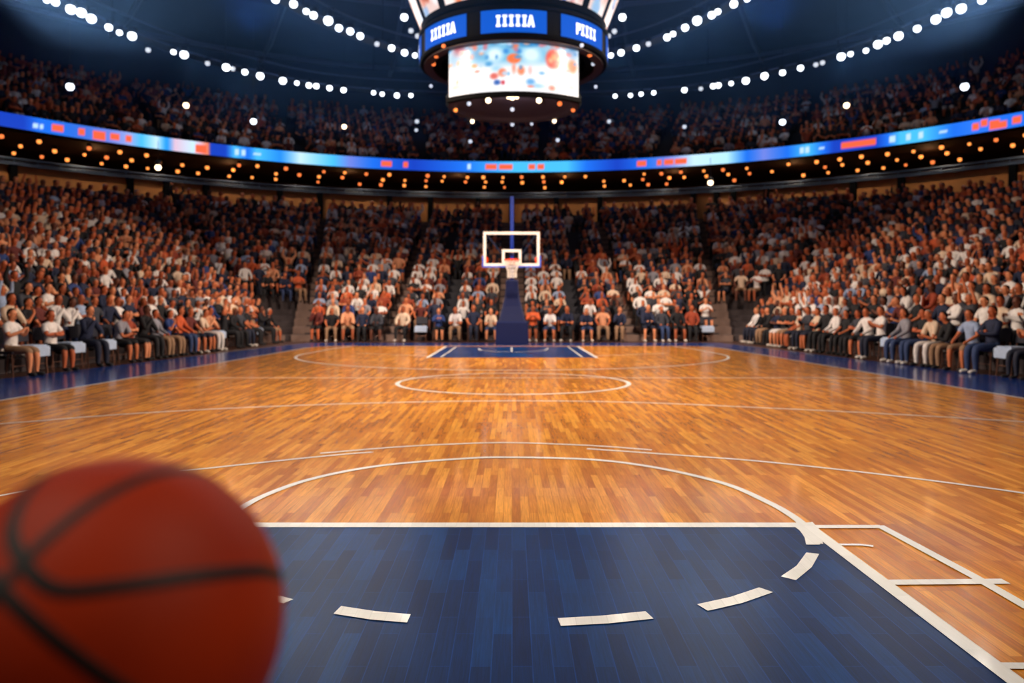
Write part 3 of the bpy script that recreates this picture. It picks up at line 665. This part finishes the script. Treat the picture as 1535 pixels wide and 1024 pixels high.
bm = bmesh.new(); prism(bm, [(.85, .49, .08, .9), (1.1, .435, .12, .9), (1.4, .35, .16, .85), (1.75, .27, .18, .8), (2.1, .235, .2, .75), (2.32, .225, .2, .7), (2.37, .2, .22, .68)]); obj('post_pad', bm, M['navy_pad'], bk)
bm = bmesh.new(); tube(bm, [(0, .55, 2.3), (0, .55, 3.2), (0, .55, 5.45)], .065, 10); obj('post', bm, M['blue_steel'], bk)
bm = bmesh.new(); tube(bm, [(0, .5, 3.3), (0, -.2, 3.35), (0, -1.15, 3.4)], .07, 8); tube(bm, [(0, .5, 2.4), (0, -1.15, 3.1)], .05, 8); obj('arm', bm, M['blue_steel'], bk)
yB = 26.8-D0; bx0, bx1 = at_d(724.5, 0, 26.8).x, at_d(809, 0, 26.8).x; bz1, bz0 = at_d(0, 347.5, 26.8).z, at_d(0, 399, 26.8).z
def frame(bm, x0, x1, z0, z1, t, y, dep):
    for c, s in ((((x0+x1)/2, y, z0+t/2), (x1-x0, dep, t)), (((x0+x1)/2, y, z1-t/2), (x1-x0, dep, t)), ((x0+t/2, y, (z0+z1)/2), (t, dep, z1-z0-2*t)), ((x1-t/2, y, (z0+z1)/2), (t, dep, z1-z0-2*t))): box(bm, c, s)
bm = bmesh.new(); frame(bm, bx0, bx1, bz0, bz1, .095, yB, .05); bbo = obj('backboard_frame', bm, M['white_paint'], bk)
bm = bmesh.new(); box(bm, ((bx0+bx1)/2, yB, (bz0+bz1)/2), (bx1-bx0-.18, .015, bz1-bz0-.18)); obj('backboard_glass', bm, M['glass'], bk)
bm = bmesh.new(); x0, x1 = at_d(752.5, 0, 26.8).x, at_d(781.5, 0, 26.8).x; frame(bm, x0, x1, at_d(0, 399, 26.8).z+.05, at_d(0, 374, 26.8).z, .09, yB-.018, .012); obj('target_square', bm, M['white_paint'], bk)
bm = bmesh.new()
for sx, a in ((-1, bx0), (1, bx1)):
    tube(bm, [((a-sx*.12), yB+.06, bz1-.1), (sx*.2+.0, .45, 3.1)], .022, 6)
obj('strut', bm, M['rail'], bk)
bm = bmesh.new()
box(bm, ((bx0+bx1)/2, yB+.005, bz0-.02), (bx1-bx0+.08, .075, .05))
for a, sx in ((bx0, 1), (bx1, -1)): box(bm, (a-sx*.015, yB+.005, bz0+.17), (.05, .075, .38))
obj('edge_pad', bm, mat('edge_pad', (60, 96, 215), .5), bk)
for a, sx, mm in ((bx0, 1, 'orange_rim'), (bx1, -1, 'orange_rim')):
    bm = bmesh.new(); box(bm, (a+sx*.13, yB-.04, bz0+.22), (.06, .03, .17)); obj('sensor_box', bm, M[mm], bk)
rimc = Vector((at_d(767.5, 0, 26.4).x, 26.4-D0, 2.99)); rr = .27
bm = bmesh.new(); tube(bm, [rimc+Vector((rr*math.cos(t), rr*math.sin(t), 0)) for t in np.linspace(0, 2*PI, 33)[:-1]], .02, 8, closed=True)
box(bm, (rimc.x, yB-.06, 2.96), (.26, .1, .17)); box(bm, (rimc.x, yB-.1, 2.985), (.34, .09, .05)); obj('rim', bm, M['orange_rim'], bk)
bm = bmesh.new(); nlev = [(rr, 0), (.245, -.12), (.2, -.24), (.165, -.36), (.15, -.48), (.165, -.6)]
for s0 in (0, 1):
    for j in range(14):
        pts = []
        for li, (r, z) in enumerate(nlev):
            a = 2*PI*(j+(li*.5 if s0 else -li*.5))/14; pts.append(rimc+Vector((r*math.cos(a), r*math.sin(a), z)))
        tube(bm, pts, .011, 4)
for r, z in nlev[1:]: tube(bm, [rimc+Vector((r*math.cos(t), r*math.sin(t), z)) for t in np.linspace(0, 2*PI, 21)[:-1]], .008, 4, closed=True)
obj('net', bm, M['net'], bk)

# ------------------------------------------------------------------ ball
BC = Vector((-.29074, .56387, 1.26576)); BR = .12
bmat = bpy.data.materials.new('ball_rubber'); bmat.use_nodes = True; nt = bmat.node_tree; b = nt.nodes['Principled BSDF']
b.inputs['Roughness'].default_value = .55; b.inputs['Specular IOR Level'].default_value = .22
tc = nt.nodes.new('ShaderNodeTexCoord'); n1 = nt.nodes.new('ShaderNodeTexNoise'); n1.inputs['Scale'].default_value = 14; r_ = nt.nodes.new('ShaderNodeValToRGB')
r_.color_ramp.elements[0].color = (*s2l((168, 44, 10)), 1); r_.color_ramp.elements[1].color = (*s2l((198, 58, 14)), 1)
nt.links.new(tc.outputs['Object'], n1.inputs['Vector']); nt.links.new(n1.outputs['Fac'], r_.inputs['Fac']); nt.links.new(r_.outputs[0], b.inputs['Base Color'])
vo = nt.nodes.new('ShaderNodeTexVoronoi'); vo.inputs['Scale'].default_value = 420; bp = nt.nodes.new('ShaderNodeBump'); bp.inputs['Strength'].default_value = .5; bp.inputs['Distance'].default_value = .0006; bp.invert = True
nt.links.new(tc.outputs['Object'], vo.inputs['Vector']); nt.links.new(vo.outputs['Distance'], bp.inputs['Height']); nt.links.new(bp.outputs[0], b.inputs['Normal'])
bm = bmesh.new(); bmesh.ops.create_uvsphere(bm, u_segments=96, v_segments=64, radius=BR)
ball = tag(obj('basketball', bm, bmat, None, True), 'orange rubber basketball with black seams, in the air close in front', 'basketball'); ball.location = BC
def on_ball(x, y):
    d = Vector(((x-CX)/F, 1, (HZ-y)/F)).normalized(); o = Vector((0, 0, CH)); oc = o-BC; B = oc.dot(d); disc = B*B-(oc.dot(oc)-BR*BR)
    if disc < 0: t = -B
    else: t = -B-math.sqrt(disc)
    return (o+d*t-BC).normalized()
def gcircle(a, b, n=96):                       # whole great circle through two directions
    nrm = a.cross(b).normalized(); u = a; v = nrm.cross(u)
    return [u*math.cos(t)+v*math.sin(t) for t in np.linspace(0, 2*PI, n+1)[:-1]]
def seam(dirs, closed=True, wd=.0046):
    bm = bmesh.new(); k = len(dirs); rings = []
    for i, p in enumerate(dirs):
        t = (dirs[(i+1) % k]-dirs[(i-1) % k]).normalized(); s = p.cross(t).normalized()
        rings.append([bm.verts.new(p*BR*h+s*q*wd) for q, h in ((-1, 1.0), (-.8, 1.004), (0, 1.0035), (.8, 1.004), (1, 1.0))])
    for i in range(k):
        A, B = rings[i], rings[(i+1) % k]
        for j in range(4): bm.faces.new((A[j], B[j], B[j+1], A[j+1]))
    obj('seam', bm, M['seam'], ball, True)
M['seam'] = mat('seam', (16, 10, 12), .6)
J = on_ball(37, 846); J0 = on_ball(0, 884)
seam(gcircle(J0, on_ball(196, 724)))
seam(gcircle(J0, on_ball(112, 984)))
loop = [on_ball(*p) for p in ((44, 736), (28, 760), (18, 792), (21, 816), (37, 846), (53, 866), (78, 882), (117, 886), (213, 875), (320, 861), (391, 856), (421, 862))]
e = loop[-1]; s_ = loop[0]; vdir = (Vector((0, 0, CH))-BC).normalized()
loop = [v for v in loop]
back = [(e*.75+Vector((.25, .65, .1))*.8).normalized(), Vector((.35, .9, .35)).normalized(), Vector((-.05, .8, .7)).normalized(), (s_*.7+Vector((-.2, .6, .5))*.6).normalized()]
seam([v.normalized() for v in catmull(loop+back, 8, closed=True)])
anti = [-v for v in loop+back]; seam([v.normalized() for v in catmull(anti, 6, closed=True)])

# ------------------------------------------------------------------ people
SK = 1.0
POSES = ['hands on lap', 'arms folded', 'clapping', 'leaning forward', 'arms raised', 'hands on knees', 'hand at chin']
def skeleton(pose):
    lean = {1: -.02, 3: .17, 5: .07, 6: .08}.get(pose, 0.0)
    def up(z): return lean*max(0, (z-.55))/.5
    V = []; E = []; Zn = []
    def add(p, r, parent, zone):
        V.append((Vector(p), r)); i = len(V)-1
        if parent is not None: E.append((parent, i)); Zn.append(zone)
        return i
    pel = add((0, 0, .55), (.16, .13), None, '')
    bel = add((0, .01+up(.72), .72), (.155, .115), pel, 'torso'); ch = add((0, 0+up(.9), .9), (.165, .12), bel, 'torso')
    uc = add((0, -.01+up(1.02), 1.02), (.12, .09), ch, 'torso'); nk = add((0, 0+up(1.12), 1.12), (.055, .055), uc, 'neck')
    hy = up(1.2)+(.03 if pose == 3 else 0); h1 = add((0, .02+hy, 1.18), (.062, .068), nk, 'head'); h2 = add((0, .022+hy, 1.265), (.082, .098), h1, 'head'); h3 = add((0, .015+hy, 1.335), (.07, .085), h2, 'head'); add((0, .01+hy, 1.372), (.035, .045), h3, 'head')
    hands = []
    for s in (-1, 1):
        sh = add((s*.17, -.01+up(1.03), 1.03), (.068, .068), uc, 'torso')
        el, wr, ha = {0: ((.25, .07, .78), (.16, .3, .66), (.11, .37, .635)), 1: ((.24, .12, .82), (-.02*1 if s > 0 else -.06, .22, .86 if s > 0 else .82), (-.09, .19, .87)), 2: ((.24, .12, .82), (.08, .29, .92), (.02, .33, 1.0)),
                      3: ((.22, .3, .68), (.1, .44, .74), (.05, .5, .76)), 4: ((.3, .08, 1.22), (.24, .12, 1.46), (.22, .13, 1.55)), 5: ((.27, .14, .8), (.19, .36, .66), (.16, .43, .61)), 6: ((.22, .2, .76), (.06, .22, 1.02) if s > 0 else (.1, .32, .7), (.02, .15, 1.12) if s > 0 else (.03, .36, .68))}[pose]
        mk = lambda q: (s*q[0], q[1]+(up(q[2]) if pose in (1, 6) else 0), q[2])
        e_ = add(mk(el), (.046, .046), sh, 'upper'); w_ = add(mk(wr), (.031, .031), e_, 'fore'); h_ = add(mk(ha), (.034, .034), w_, 'hand'); hands.append((Vector(mk(wr)), Vector(mk(ha)), s))
        sp = .17 if pose in (5, 3) else .11
        hip = add((s*.1, .02, .53), (.105, .1), pel, 'thigh'); kn = add((s*sp, .45, .53), (.068, .068), hip, 'thigh'); cf = add((s*(sp+.005), .47, .34), (.058, .062), kn, 'shin')
        an = add((s*(sp+.01), .46, .09), (.038, .04), cf, 'shin'); hl = add((s*(sp+.012), .48, .045), (.04, .04), an, 'foot'); add((s*(sp+.03), .62, .035), (.038, .032), hl, 'foot')
    return V, E, Zn, hands, hy
def skin_mesh(pose, sub):
    V, E, Zn, hands, hy = skeleton(pose)
    me = bpy.data.meshes.new('tmp'); me.from_pydata([v[0] for v in V], E, []); o = bpy.data.objects.new('tmp', me); C.objects.link(o)
    md = o.modifiers.new('s', 'SKIN'); md.use_smooth_shade = True; md.branch_smoothing = .6
    for i, sv in enumerate(me.skin_vertices[0].data): sv.radius = V[i][1]; sv.use_root = (i == 0)
    if sub: m2 = o.modifiers.new('u', 'SUBSURF'); m2.levels = sub; m2.render_levels = sub
    dg = bpy.context.evaluated_depsgraph_get(); dg.update(); ev = o.evaluated_get(dg); em = ev.to_mesh()
    vs = np.array([v.co[:] for v in em.vertices]); fs = [tuple(p.vertices) for p in em.polygons]
    ev.to_mesh_clear(); bpy.data.objects.remove(o); bpy.data.meshes.remove(me)
    # zone of each face from the nearest bone
    A = np.array([V[a][0][:] for a, b in E]); B = np.array([V[b][0][:] for a, b in E]); R = np.array([(max(V[a][1])+max(V[b][1]))/2 for a, b in E])
    zones = []
    for f in fs:
        c = vs[list(f)].mean(0); d = B-A; t = np.clip(((c-A)*d).sum(1)/(d*d).sum(1), 0, 1); q = A+d*t[:, None]; dist = np.linalg.norm(c-q, axis=1)-R*.9
        z = Zn[int(dist.argmin())]
        if z == 'torso' and c[2] < .6: z = 'thigh'
        if z == 'upper' and t[int(dist.argmin())] > .72: z = 'fore'
        if z == 'shin' and c[2] < .065: z = 'foot'
        if z == 'head' and (c[1]-hy < -.0+ (c[2]-1.26)*.55 or c[2] > 1.345 or (abs(c[0]) > .066 and c[1]-hy < .02 and c[2] > 1.26)): z = 'hair'
        if z == 'neck' and c[2] > 1.1 and False: z = 'hair'
        zones.append(z)
    return vs, fs, zones, hands, hy
def extra_hi(hands, hy):
    """nose, ears, eyes, brows, mouth and the ten fingers, as small closed shapes rooted in head and palms"""
    bm = bmesh.new(); be = bmesh.new()
    def blob(b_, c, s): bmesh.ops.create_icosphere(b_, subdivisions=1, radius=1, matrix=Matrix.Translation(c) @ Matrix.Diagonal((*s, 1)))
    blob(bm, (0, .118+hy, 1.245), (.014, .02, .024)); blob(bm, (0, .095+hy, 1.175), (.03, .025, .02))
    for s in (-1, 1): blob(bm, (s*.082, .01+hy, 1.25), (.012, .022, .034)); blob(be, (s*.032, .105+hy, 1.272), (.012, .01, .008))
    blob(be, (0, .108+hy, 1.208), (.024, .008, .005))
    for wr, ha, s in hands:
        d = (ha-wr).normalized(); side = d.cross(Vector((0, 0, 1)));
        if side.length < .3: side = Vector((1, 0, 0))
        side.normalize(); nrm = side.cross(d).normalized()
        for i, (o_s, ln) in enumerate(((-.026, .055), (-.009, .064), (.009, .06), (.025, .046))):
            a = ha+side*o_s; b1 = a+d*ln*.6-nrm*.006; c = b1+d*ln*.4-nrm*.016*(1+.2*i); tube(bm, [a, b1, c], [.0095, .0088, .007], 6)
        a = wr+(ha-wr)*.35-side*s*.02; tube(bm, [a, a-side*s*.03+d*.03, a-side*s*.038+d*.06-nrm*.01], [.012, .0105, .008], 6)
    out = []
    for b_ in (bm, be):
        b_.verts.ensure_lookup_table(); vs = np.array([v.co[:] for v in b_.verts]); fs = [tuple(v.index for v in f.verts) for f in b_.faces]; b_.free(); out.append((vs, fs))
    return out
def zmesh(name, vs, fs, idx=None, mats=(), offset=0):
    vs = vs*SK
    if idx is None: used = list(range(len(vs))); fl_ = fs
    else:
        used = sorted({v for f in fs for v in f}); mp = {v: i for i, v in enumerate(used)}; fl_ = [tuple(mp[v] for v in f) for f in fs]
    me = bpy.data.meshes.new(name); me.from_pydata([tuple(vs[i]) for i in used], [], fl_); me.update()
    if offset:
        n = np.zeros(len(me.vertices)*3); me.vertices.foreach_get('normal', n); co = np.zeros(len(me.vertices)*3); me.vertices.foreach_get('co', co); me.vertices.foreach_set('co', co+n*offset)
        me.update()
    me.shade_smooth(); return me
PROTO = {}
SKINZ = {'hand', 'neck', 'head'}
for p in range(7):
    vs, fs, zn, hands, hy = skin_mesh(p, 2)
    (ev, ef), (yv, yf) = extra_hi(hands, hy)
    n0 = len(vs); av = np.vstack([vs, ev, yv]); af = fs+[tuple(i+n0 for i in f) for f in ef]+[tuple(i+n0+len(ev) for i in f) for f in yf]
    body = zmesh('body', av, af)
    body.materials.append(None); body.materials.append(None)
    for i in range(len(fs)+len(ef), len(af)): body.polygons[i].material_index = 1
    pick = lambda zs: [f for f, z in zip(fs, zn) if z in zs]
    hairlong = [f for f, z in zip(fs, zn) if z == 'hair' or (z in ('neck', 'head') and vs[list(f)].mean(0)[1] < hy+.0)]
    PROTO[p] = dict(body=body, shirt_s=zmesh('shirt', vs, pick({'torso', 'upper'}), 1, (), .012), shirt_l=zmesh('shirt', vs, pick({'torso', 'upper', 'fore'}), 1, (), .012),
                    pants_l=zmesh('trousers', vs, pick({'thigh', 'shin'}), 1, (), .009), pants_s=zmesh('shorts', vs, pick({'thigh'}), 1, (), .012),
                    shoeL=zmesh('shoe', vs, [f for f, z in zip(fs, zn) if z == 'foot' and vs[f[0]][0] < 0], 1, (), .01), shoeR=zmesh('shoe', vs, [f for f, z in zip(fs, zn) if z == 'foot' and vs[f[0]][0] > 0], 1, (), .01),
                    hair=zmesh('hair', vs, pick({'hair'}), 1, (), .014), hairlong=zmesh('hair', vs, hairlong, 1, (), .022))
    for q in ('shirt_s', 'shirt_l', 'pants_l', 'pants_s', 'shoeL', 'shoeR', 'hair', 'hairlong'): PROTO[p][q].materials.append(None)
    # middle detail: one skin, five material zones
    v2, f2, z2, h2, _ = skin_mesh(p, 1)
    (ev, ef), _y = extra_hi(h2, hy); n0 = len(v2)
    me = zmesh('person', np.vstack([v2, ev]), f2+[tuple(i+n0 for i in f) for f in ef])
    for _ in range(5): me.materials.append(None)
    zi = {'torso': 1, 'upper': 1, 'thigh': 2, 'hair': 3, 'foot': 4}
    m_s = me; m_l = me.copy()
    for i, z in enumerate(z2):
        m_s.polygons[i].material_index = zi.get(z, 0) if z != 'shin' else (2 if p % 2 == 0 else 0)
        m_l.polygons[i].material_index = 1 if z == 'fore' else (2 if z == 'shin' else zi.get(z, 0))
    PROTO[p]['mid_s'] = m_s; PROTO[p]['mid_l'] = m_l
    PROTO[p]['lodA'] = (v2*SK, f2, z2)
    v3, f3, z3, _h, _ = skin_mesh(p, 0); PROTO[p]['lodB'] = (v3*SK, f3, z3)

SKINS = [((204, 116, 74), 'tan'), ((224, 146, 104), 'fair'), ((168, 88, 54), 'brown'), ((190, 98, 58), 'tan'), ((104, 58, 42), 'dark')]
SHIRTS = [('white', (232, 230, 232)), ('cream', (222, 200, 178)), ('navy', (22, 34, 66)), ('black', (18, 20, 28)), ('charcoal', (56, 60, 72)), ('grey', (140, 142, 156)), ('orange', (206, 92, 48)), ('rust', (150, 62, 36)), ('pale blue', (150, 172, 210)), ('peach', (226, 160, 122)), ('maroon', (96, 36, 34)), ('blue', (40, 66, 130))]
SW = [19, 8, 15, 16, 6, 4, 3, 3, 2, 4, 3, 2]
PANTS = [('black', (16, 18, 26)), ('navy', (20, 28, 52)), ('blue denim', (44, 64, 108)), ('khaki', (150, 118, 92)), ('white', (220, 216, 216))]
PW = [10, 7, 4, 3, 1]
HAIRS = [('black', (16, 12, 14)), ('brown', (52, 30, 22)), ('auburn', (96, 44, 26)), ('blond', (176, 126, 76)), ('grey', (170, 160, 156))]
HW = [8, 7, 4, 3, 2]
pm = {}
def pmat(kind, nm, rgb):
    k = (kind, nm, rgb)
    if k not in pm: pm[k] = mat(f'{kind}_{nm}'.replace(' ', '_'), rgb, .8 if kind != 'skin' else .55, noise=.15 if kind != 'skin' else .06, nscale=9)
    return pm[k]
eye_m = mat('eye', (20, 14, 14), .3, noise=0)
def setslot(o, i, m):
    o.material_slots[i].link = 'OBJECT'; o.material_slots[i].material = m
seats = []
for sgn, sw in ((-1, 'left'), (1, 'right')):
    for k in range(5):
        for j in range(0, NR+1):
            if k == 2 and j < 5 or j == NR or (k >= 3 and j == NR-1): continue
            L = sum((PS(k, (q+1)/10, j/NR, sgn)-PS(k, q/10, j/NR, sgn)).length for q in range(10))
            sp = .6 if j == 0 else .51
            m_start = .85 if (k == 0) else .52; m_end = .52
            if k == 3: m_end = .2
            if k == 4: m_start = .2
            n = int((L-m_start-m_end)/sp)
            if n < 1: continue
            for i in range(n+1):
                t = (m_start+i*(L-m_start-m_end)/n)/L
                p = PS(k, t, j/NR+(.006 if j else 0), sgn)
                if k == 2 and j == 5 and i > 2: continue
                if k == 0 and j and abs(abs(p.x)-2.35-.06*j) < .2: continue
                if p.y < 3: continue
                tan_ = PS(k, min(1, t+.02), j/NR, sgn)-PS(k, max(0, t-.02), j/NR, sgn); nrm = Vector((-tan_.y, tan_.x, 0))
                if nrm.dot(Vector((0, 14, 0))-p) < 0: nrm = -nrm
                nrm.normalize(); yaw = math.atan2(nrm.y, nrm.x)-PI/2
                px = CX+F*p.x/p.y; z = RISE*j; dist = p.length
                seats.append(dict(p=Vector((p.x, p.y, z)), yaw=yaw, k=k, j=j, i=i, sgn=sgn, px=px, dist=dist))
rs = random.Random(77)
front = []
for s in seats:
    s['infr'] = -14 < s['px'] < 1549
    s['empty'] = (s['j'] == 0 and rs.random() < .17) or (s['j'] > 0 and rs.random() < .03)
occ = [s for s in seats if not s['empty']]
vis = sorted([s for s in occ if s['infr']], key=lambda s: s['dist'] - (8 if s['j'] == 0 else 0))
ind = vis[:300]; ids = {id(s) for s in ind}
NEAR = {id(s) for s in ind[:120]}
def seat_place(s):
    k, sgn = s['k'], s['sgn']; side = 'left' if sgn < 0 else 'right'
    row = 'front row' if s['j'] == 0 else f"{nth(s['j']+1)} row"
    if k >= 3:
        # count from the corner stairs outward
        same = sorted([q for q in seats if q['sgn'] == sgn and q['k'] >= 3 and q['j'] == s['j']], key=lambda q: -q['p'].y); n = [id(q) for q in same].index(id(s))+1
        return f"{row}, {side} stand, {nth(n)} from corner"
    same = sorted([q for q in seats if q['sgn'] == sgn and q['k'] == k and q['j'] == s['j']], key=lambda q: abs(q['p'].x)); n = [id(q) for q in same].index(id(s))+1
    blk = {0: 'basket block', 1: 'outer block', 2: 'corner block'}[k]
    return f"{row}, {side} {blk}, {nth(n)} from middle"
rp = random.Random(9)
def dress(s, r):
    up = s['j']/NR
    wts = [w_*(1-.65*up) if i in (0, 1, 5, 8, 9) else w_*(1+.4*up) for i, w_ in enumerate(SW)]
    return dict(pose=r.choices(range(7), [5, 3, 3, 3, 1 if s['j'] else .3, 3, 2])[0], skin=r.choices(SKINS, [5, 5, 4, 5, 2])[0], shirt=r.choices(SHIRTS, wts)[0], pants=r.choices(PANTS, PW)[0], hair=r.choices(HAIRS, HW)[0], hs=r.choices(['short', 'long', 'bald'], [6, 3, 1.2])[0], long=r.random() < .4, shorts=r.random() < .4, sc=r.uniform(.95, 1.06), tw=r.uniform(-.22, .22))
def build_person(s, near):
    d = dress(s, rp); pr = PROTO[d['pose']]
    hw = 'bald' if d['hs'] == 'bald' else (f"{d['hair'][0]} hair")
    lab = f"person in {d['shirt'][0]} {'top' if not d['long'] else 'long sleeves'}, {POSES[d['pose']]}, {seat_place(s)}"
    zz = s['p'].z
    sm = pmat('skin', d['skin'][1], d['skin'][0]); shm = pmat('shirt', *d['shirt']); pam = pmat('trousers', *d['pants']); ham = pmat('hair', *d['hair']) if d['hs'] != 'bald' else sm
    shoem = pmat('shoe', 'black', (20, 20, 26)) if rp.random() < .6 else pmat('shoe', 'white', (215, 210, 205))
    if near:
        o = link('person', pr['body']); setslot(o, 0, sm); setslot(o, 1, eye_m)
        parts = [('shirt_l' if d['long'] else 'shirt_s', 'shirt', shm), ('pants_s' if d['shorts'] else 'pants_l', 'shorts' if d['shorts'] else 'trousers', pam), ('shoeL', 'shoe', shoem), ('shoeR', 'shoe', shoem)]
        if d['hs'] != 'bald': parts.append(('hairlong' if d['hs'] == 'long' else 'hair', 'hair', ham))
        for key, nm, m_ in parts:
            c = link(nm, pr[key], o); setslot(c, 0, m_)
    else:
        o = link('person', pr['mid_l' if d['long'] else 'mid_s'])
        for i, m_ in enumerate((sm, shm, pam, ham, shoem)): setslot(o, i, m_)
    o.location = s['p']; o.rotation_euler = (0, 0, s['yaw']+d['tw']); o.scale = (d['sc'],)*3
    tag(o, lab, 'person', 'spectators seated nearest the court')
for i, s in enumerate(ind): build_person(s, id(s) in NEAR)

# ---- courtside chairs (front row), some with a folded towel
def chair_parts():
    out = {}
    bm = bmesh.new(); box(bm, (0, -.02, .485), (.46, .44, .05)); bevel(bm, .012); out['seat'] = (bm, M['chair_pad'])
    bm = bmesh.new(); box(bm, (0, -.26, .82), (.46, .04, .3), Matrix.Rotation(.12, 4, 'X')); bevel(bm, .012); out['backrest'] = (bm, M['chair_pad'])
    for q, (x, y) in enumerate(((-.2, .17), (.2, .17))):
        bm = bmesh.new(); tube(bm, [(x*1.06, y+.04, 0), (x, y, .46)], .014, 6); out['leg%d' % q] = (bm, M['chair_metal'])
    for q, x in enumerate((-.21, .21)):
        bm = bmesh.new(); tube(bm, [(x*1.06, -.27, 0), (x, -.22, .46), (x, -.285, .95)], .014, 6); out['leg%d' % (q+2)] = (bm, M['chair_metal'])
    bm = bmesh.new(); tube(bm, [(-.2, .18, .2), (.2, .18, .2)], .01, 6); out['crossbar'] = (bm, M['chair_metal'])
    res = {}
    for k_, (bm, m_) in out.items():
        me = bpy.data.meshes.new(k_.rstrip('0123')); bm.normal_update(); bm.to_mesh(me); bm.free(); me.materials.append(m_); res[k_] = me
    return res
CP = chair_parts()
bm = bmesh.new(); box(bm, (0, 0, .035), (.5, .46, .07)); box(bm, (0, .225, -.05), (.5, .05, .2)); box(bm, (0, 0, .085), (.44, .4, .03)); bevel(bm, .014, 3); tw_me = bpy.data.meshes.new('folded_towel'); bm.to_mesh(tw_me); bm.free(); tw_me.shade_smooth(); tw_me.materials.append(M['towel'])
for s in seats:
    if s['j'] or not s['infr']: continue
    pl = seat_place(s)
    t = thing('chair', f"{'empty ' if s['empty'] else ''}dark padded chair {'' if s['empty'] else 'under a seated person, '}{pl}", 'chair', s['p'], s['yaw'], 'courtside chairs in the front row')
    t['label'] = t['label'].replace('chair front', 'chair, front').replace('chair left', 'chair, left').replace('chair right', 'chair, right')
    for k_, me in CP.items(): link(me.name.split('.')[0], me, t)
    if s['empty']:
        f = link('folded_towel', tw_me); f.location = s['p']+Vector((0, 0, .51)); f.rotation_euler = (0, 0, s['yaw'])
        tag(f, f"pale blue folded towel on the empty chair, {pl}", 'towel', 'folded towels on empty courtside chairs')

# ---- everyone else: one mass of spectators
def lin(c): return np.array(s2l(c), dtype=np.float32)
fv, floop, fstart, ftot, fcol = [], [], [], [], []
vo_ = 0; lo_ = 0
LOD = {}
for lod in ('lodA', 'lodB'):
    for p in range(7):
        v, f, z = PROTO[p][lod]; LOD[lod, p] = (v.astype(np.float32), np.concatenate([np.array(q, dtype=np.int32) for q in f]), np.array([len(q) for q in f], dtype=np.int32), np.array([{'torso': 1, 'upper': 1, 'fore': 5, 'thigh': 2, 'shin': 6, 'hair': 3, 'foot': 4}.get(q, 0) for q in z]))
rc = random.Random(21)
def add_fig(p, z, yaw, lod, d):
    global vo_, lo_
    v, lp, ft, zn = LOD[lod, d['pose']]
    c, s = math.cos(yaw), math.sin(yaw); w_ = v*d['sc']; q = np.empty_like(w_); q[:, 0] = w_[:, 0]*c-w_[:, 1]*s+p.x; q[:, 1] = w_[:, 0]*s+w_[:, 1]*c+p.y; q[:, 2] = w_[:, 2]+z
    sk = lin(d['skin'][0]); sh = lin(d['shirt'][1]); pa = lin(d['pants'][1]); ha = lin(d['hair'][1]) if d['hs'] != 'bald' else sk
    pal = np.stack([sk, sh, pa, ha, lin((24, 22, 26)), sh if d['long'] else sk, sk if d['shorts'] else pa])
    fv.append(q); floop.append(lp+vo_); ftot.append(ft); st = np.cumsum(np.concatenate([[0], ft[:-1]]))+lo_; fstart.append(st.astype(np.int32)); fcol.append(pal[zn])
    vo_ += len(q); lo_ += len(lp)
nfig = 0
for s in occ:
    if id(s) in ids or not (-260 < s['px'] < 1795): continue
    d = dress(s, rc); add_fig(s['p'], s['p'].z, s['yaw']+d['tw'], 'lodA' if s['j'] < 8 else 'lodB', d); nfig += 1
for j in range(UR):
    e = (0, 14, EU[2]+.85+j, EU[3]+.85+j); th = -1.45
    while th < 1.45:
        dth = .6/math.hypot(e[2]*math.cos(th), e[3]*math.sin(th)); th += dth
        if rc.random() < .08 or abs((th+.06) % .24-.12) < dth*.7: continue
        p = ell(e, th); px = CX+F*p.x/p.y if p.y > 1 else 9999
        if not -120 < px < 1655: continue
        n_ = (Vector((0, 14, 0))-p); d = dress(dict(j=10), rc); add_fig(p, 9.45+.5*j, math.atan2(n_.y, n_.x)-PI/2+d['tw'], 'lodB', d); nfig += 1
fv = np.concatenate(fv); floop = np.concatenate(floop); ftot = np.concatenate(ftot); fstart = np.concatenate(fstart); fcol = np.concatenate(fcol)
me = bpy.data.meshes.new('crowd'); me.vertices.add(len(fv)); me.vertices.foreach_set('co', fv.ravel()); me.loops.add(len(floop)); me.loops.foreach_set('vertex_index', floop)
me.polygons.add(len(ftot)); me.polygons.foreach_set('loop_start', fstart); me.polygons.foreach_set('loop_total', ftot)
me.polygons.foreach_set('use_smooth', np.ones(len(ftot), dtype=bool)); me.update(calc_edges=True)
ca = me.attributes.new('tone', 'FLOAT_COLOR', 'FACE'); ca.data.foreach_set('color', np.hstack([fcol, np.ones((len(fcol), 1), dtype=np.float32)]).astype(np.float32).ravel())
me.materials.append(M['cloth_crowd'])
tag(link('crowd', me), 'thousands of seated spectators filling the higher rows and the upper tier', 'crowd', None, 'stuff')
print('crowd figures', nfig, 'verts', len(fv), 'individual', len(ind))
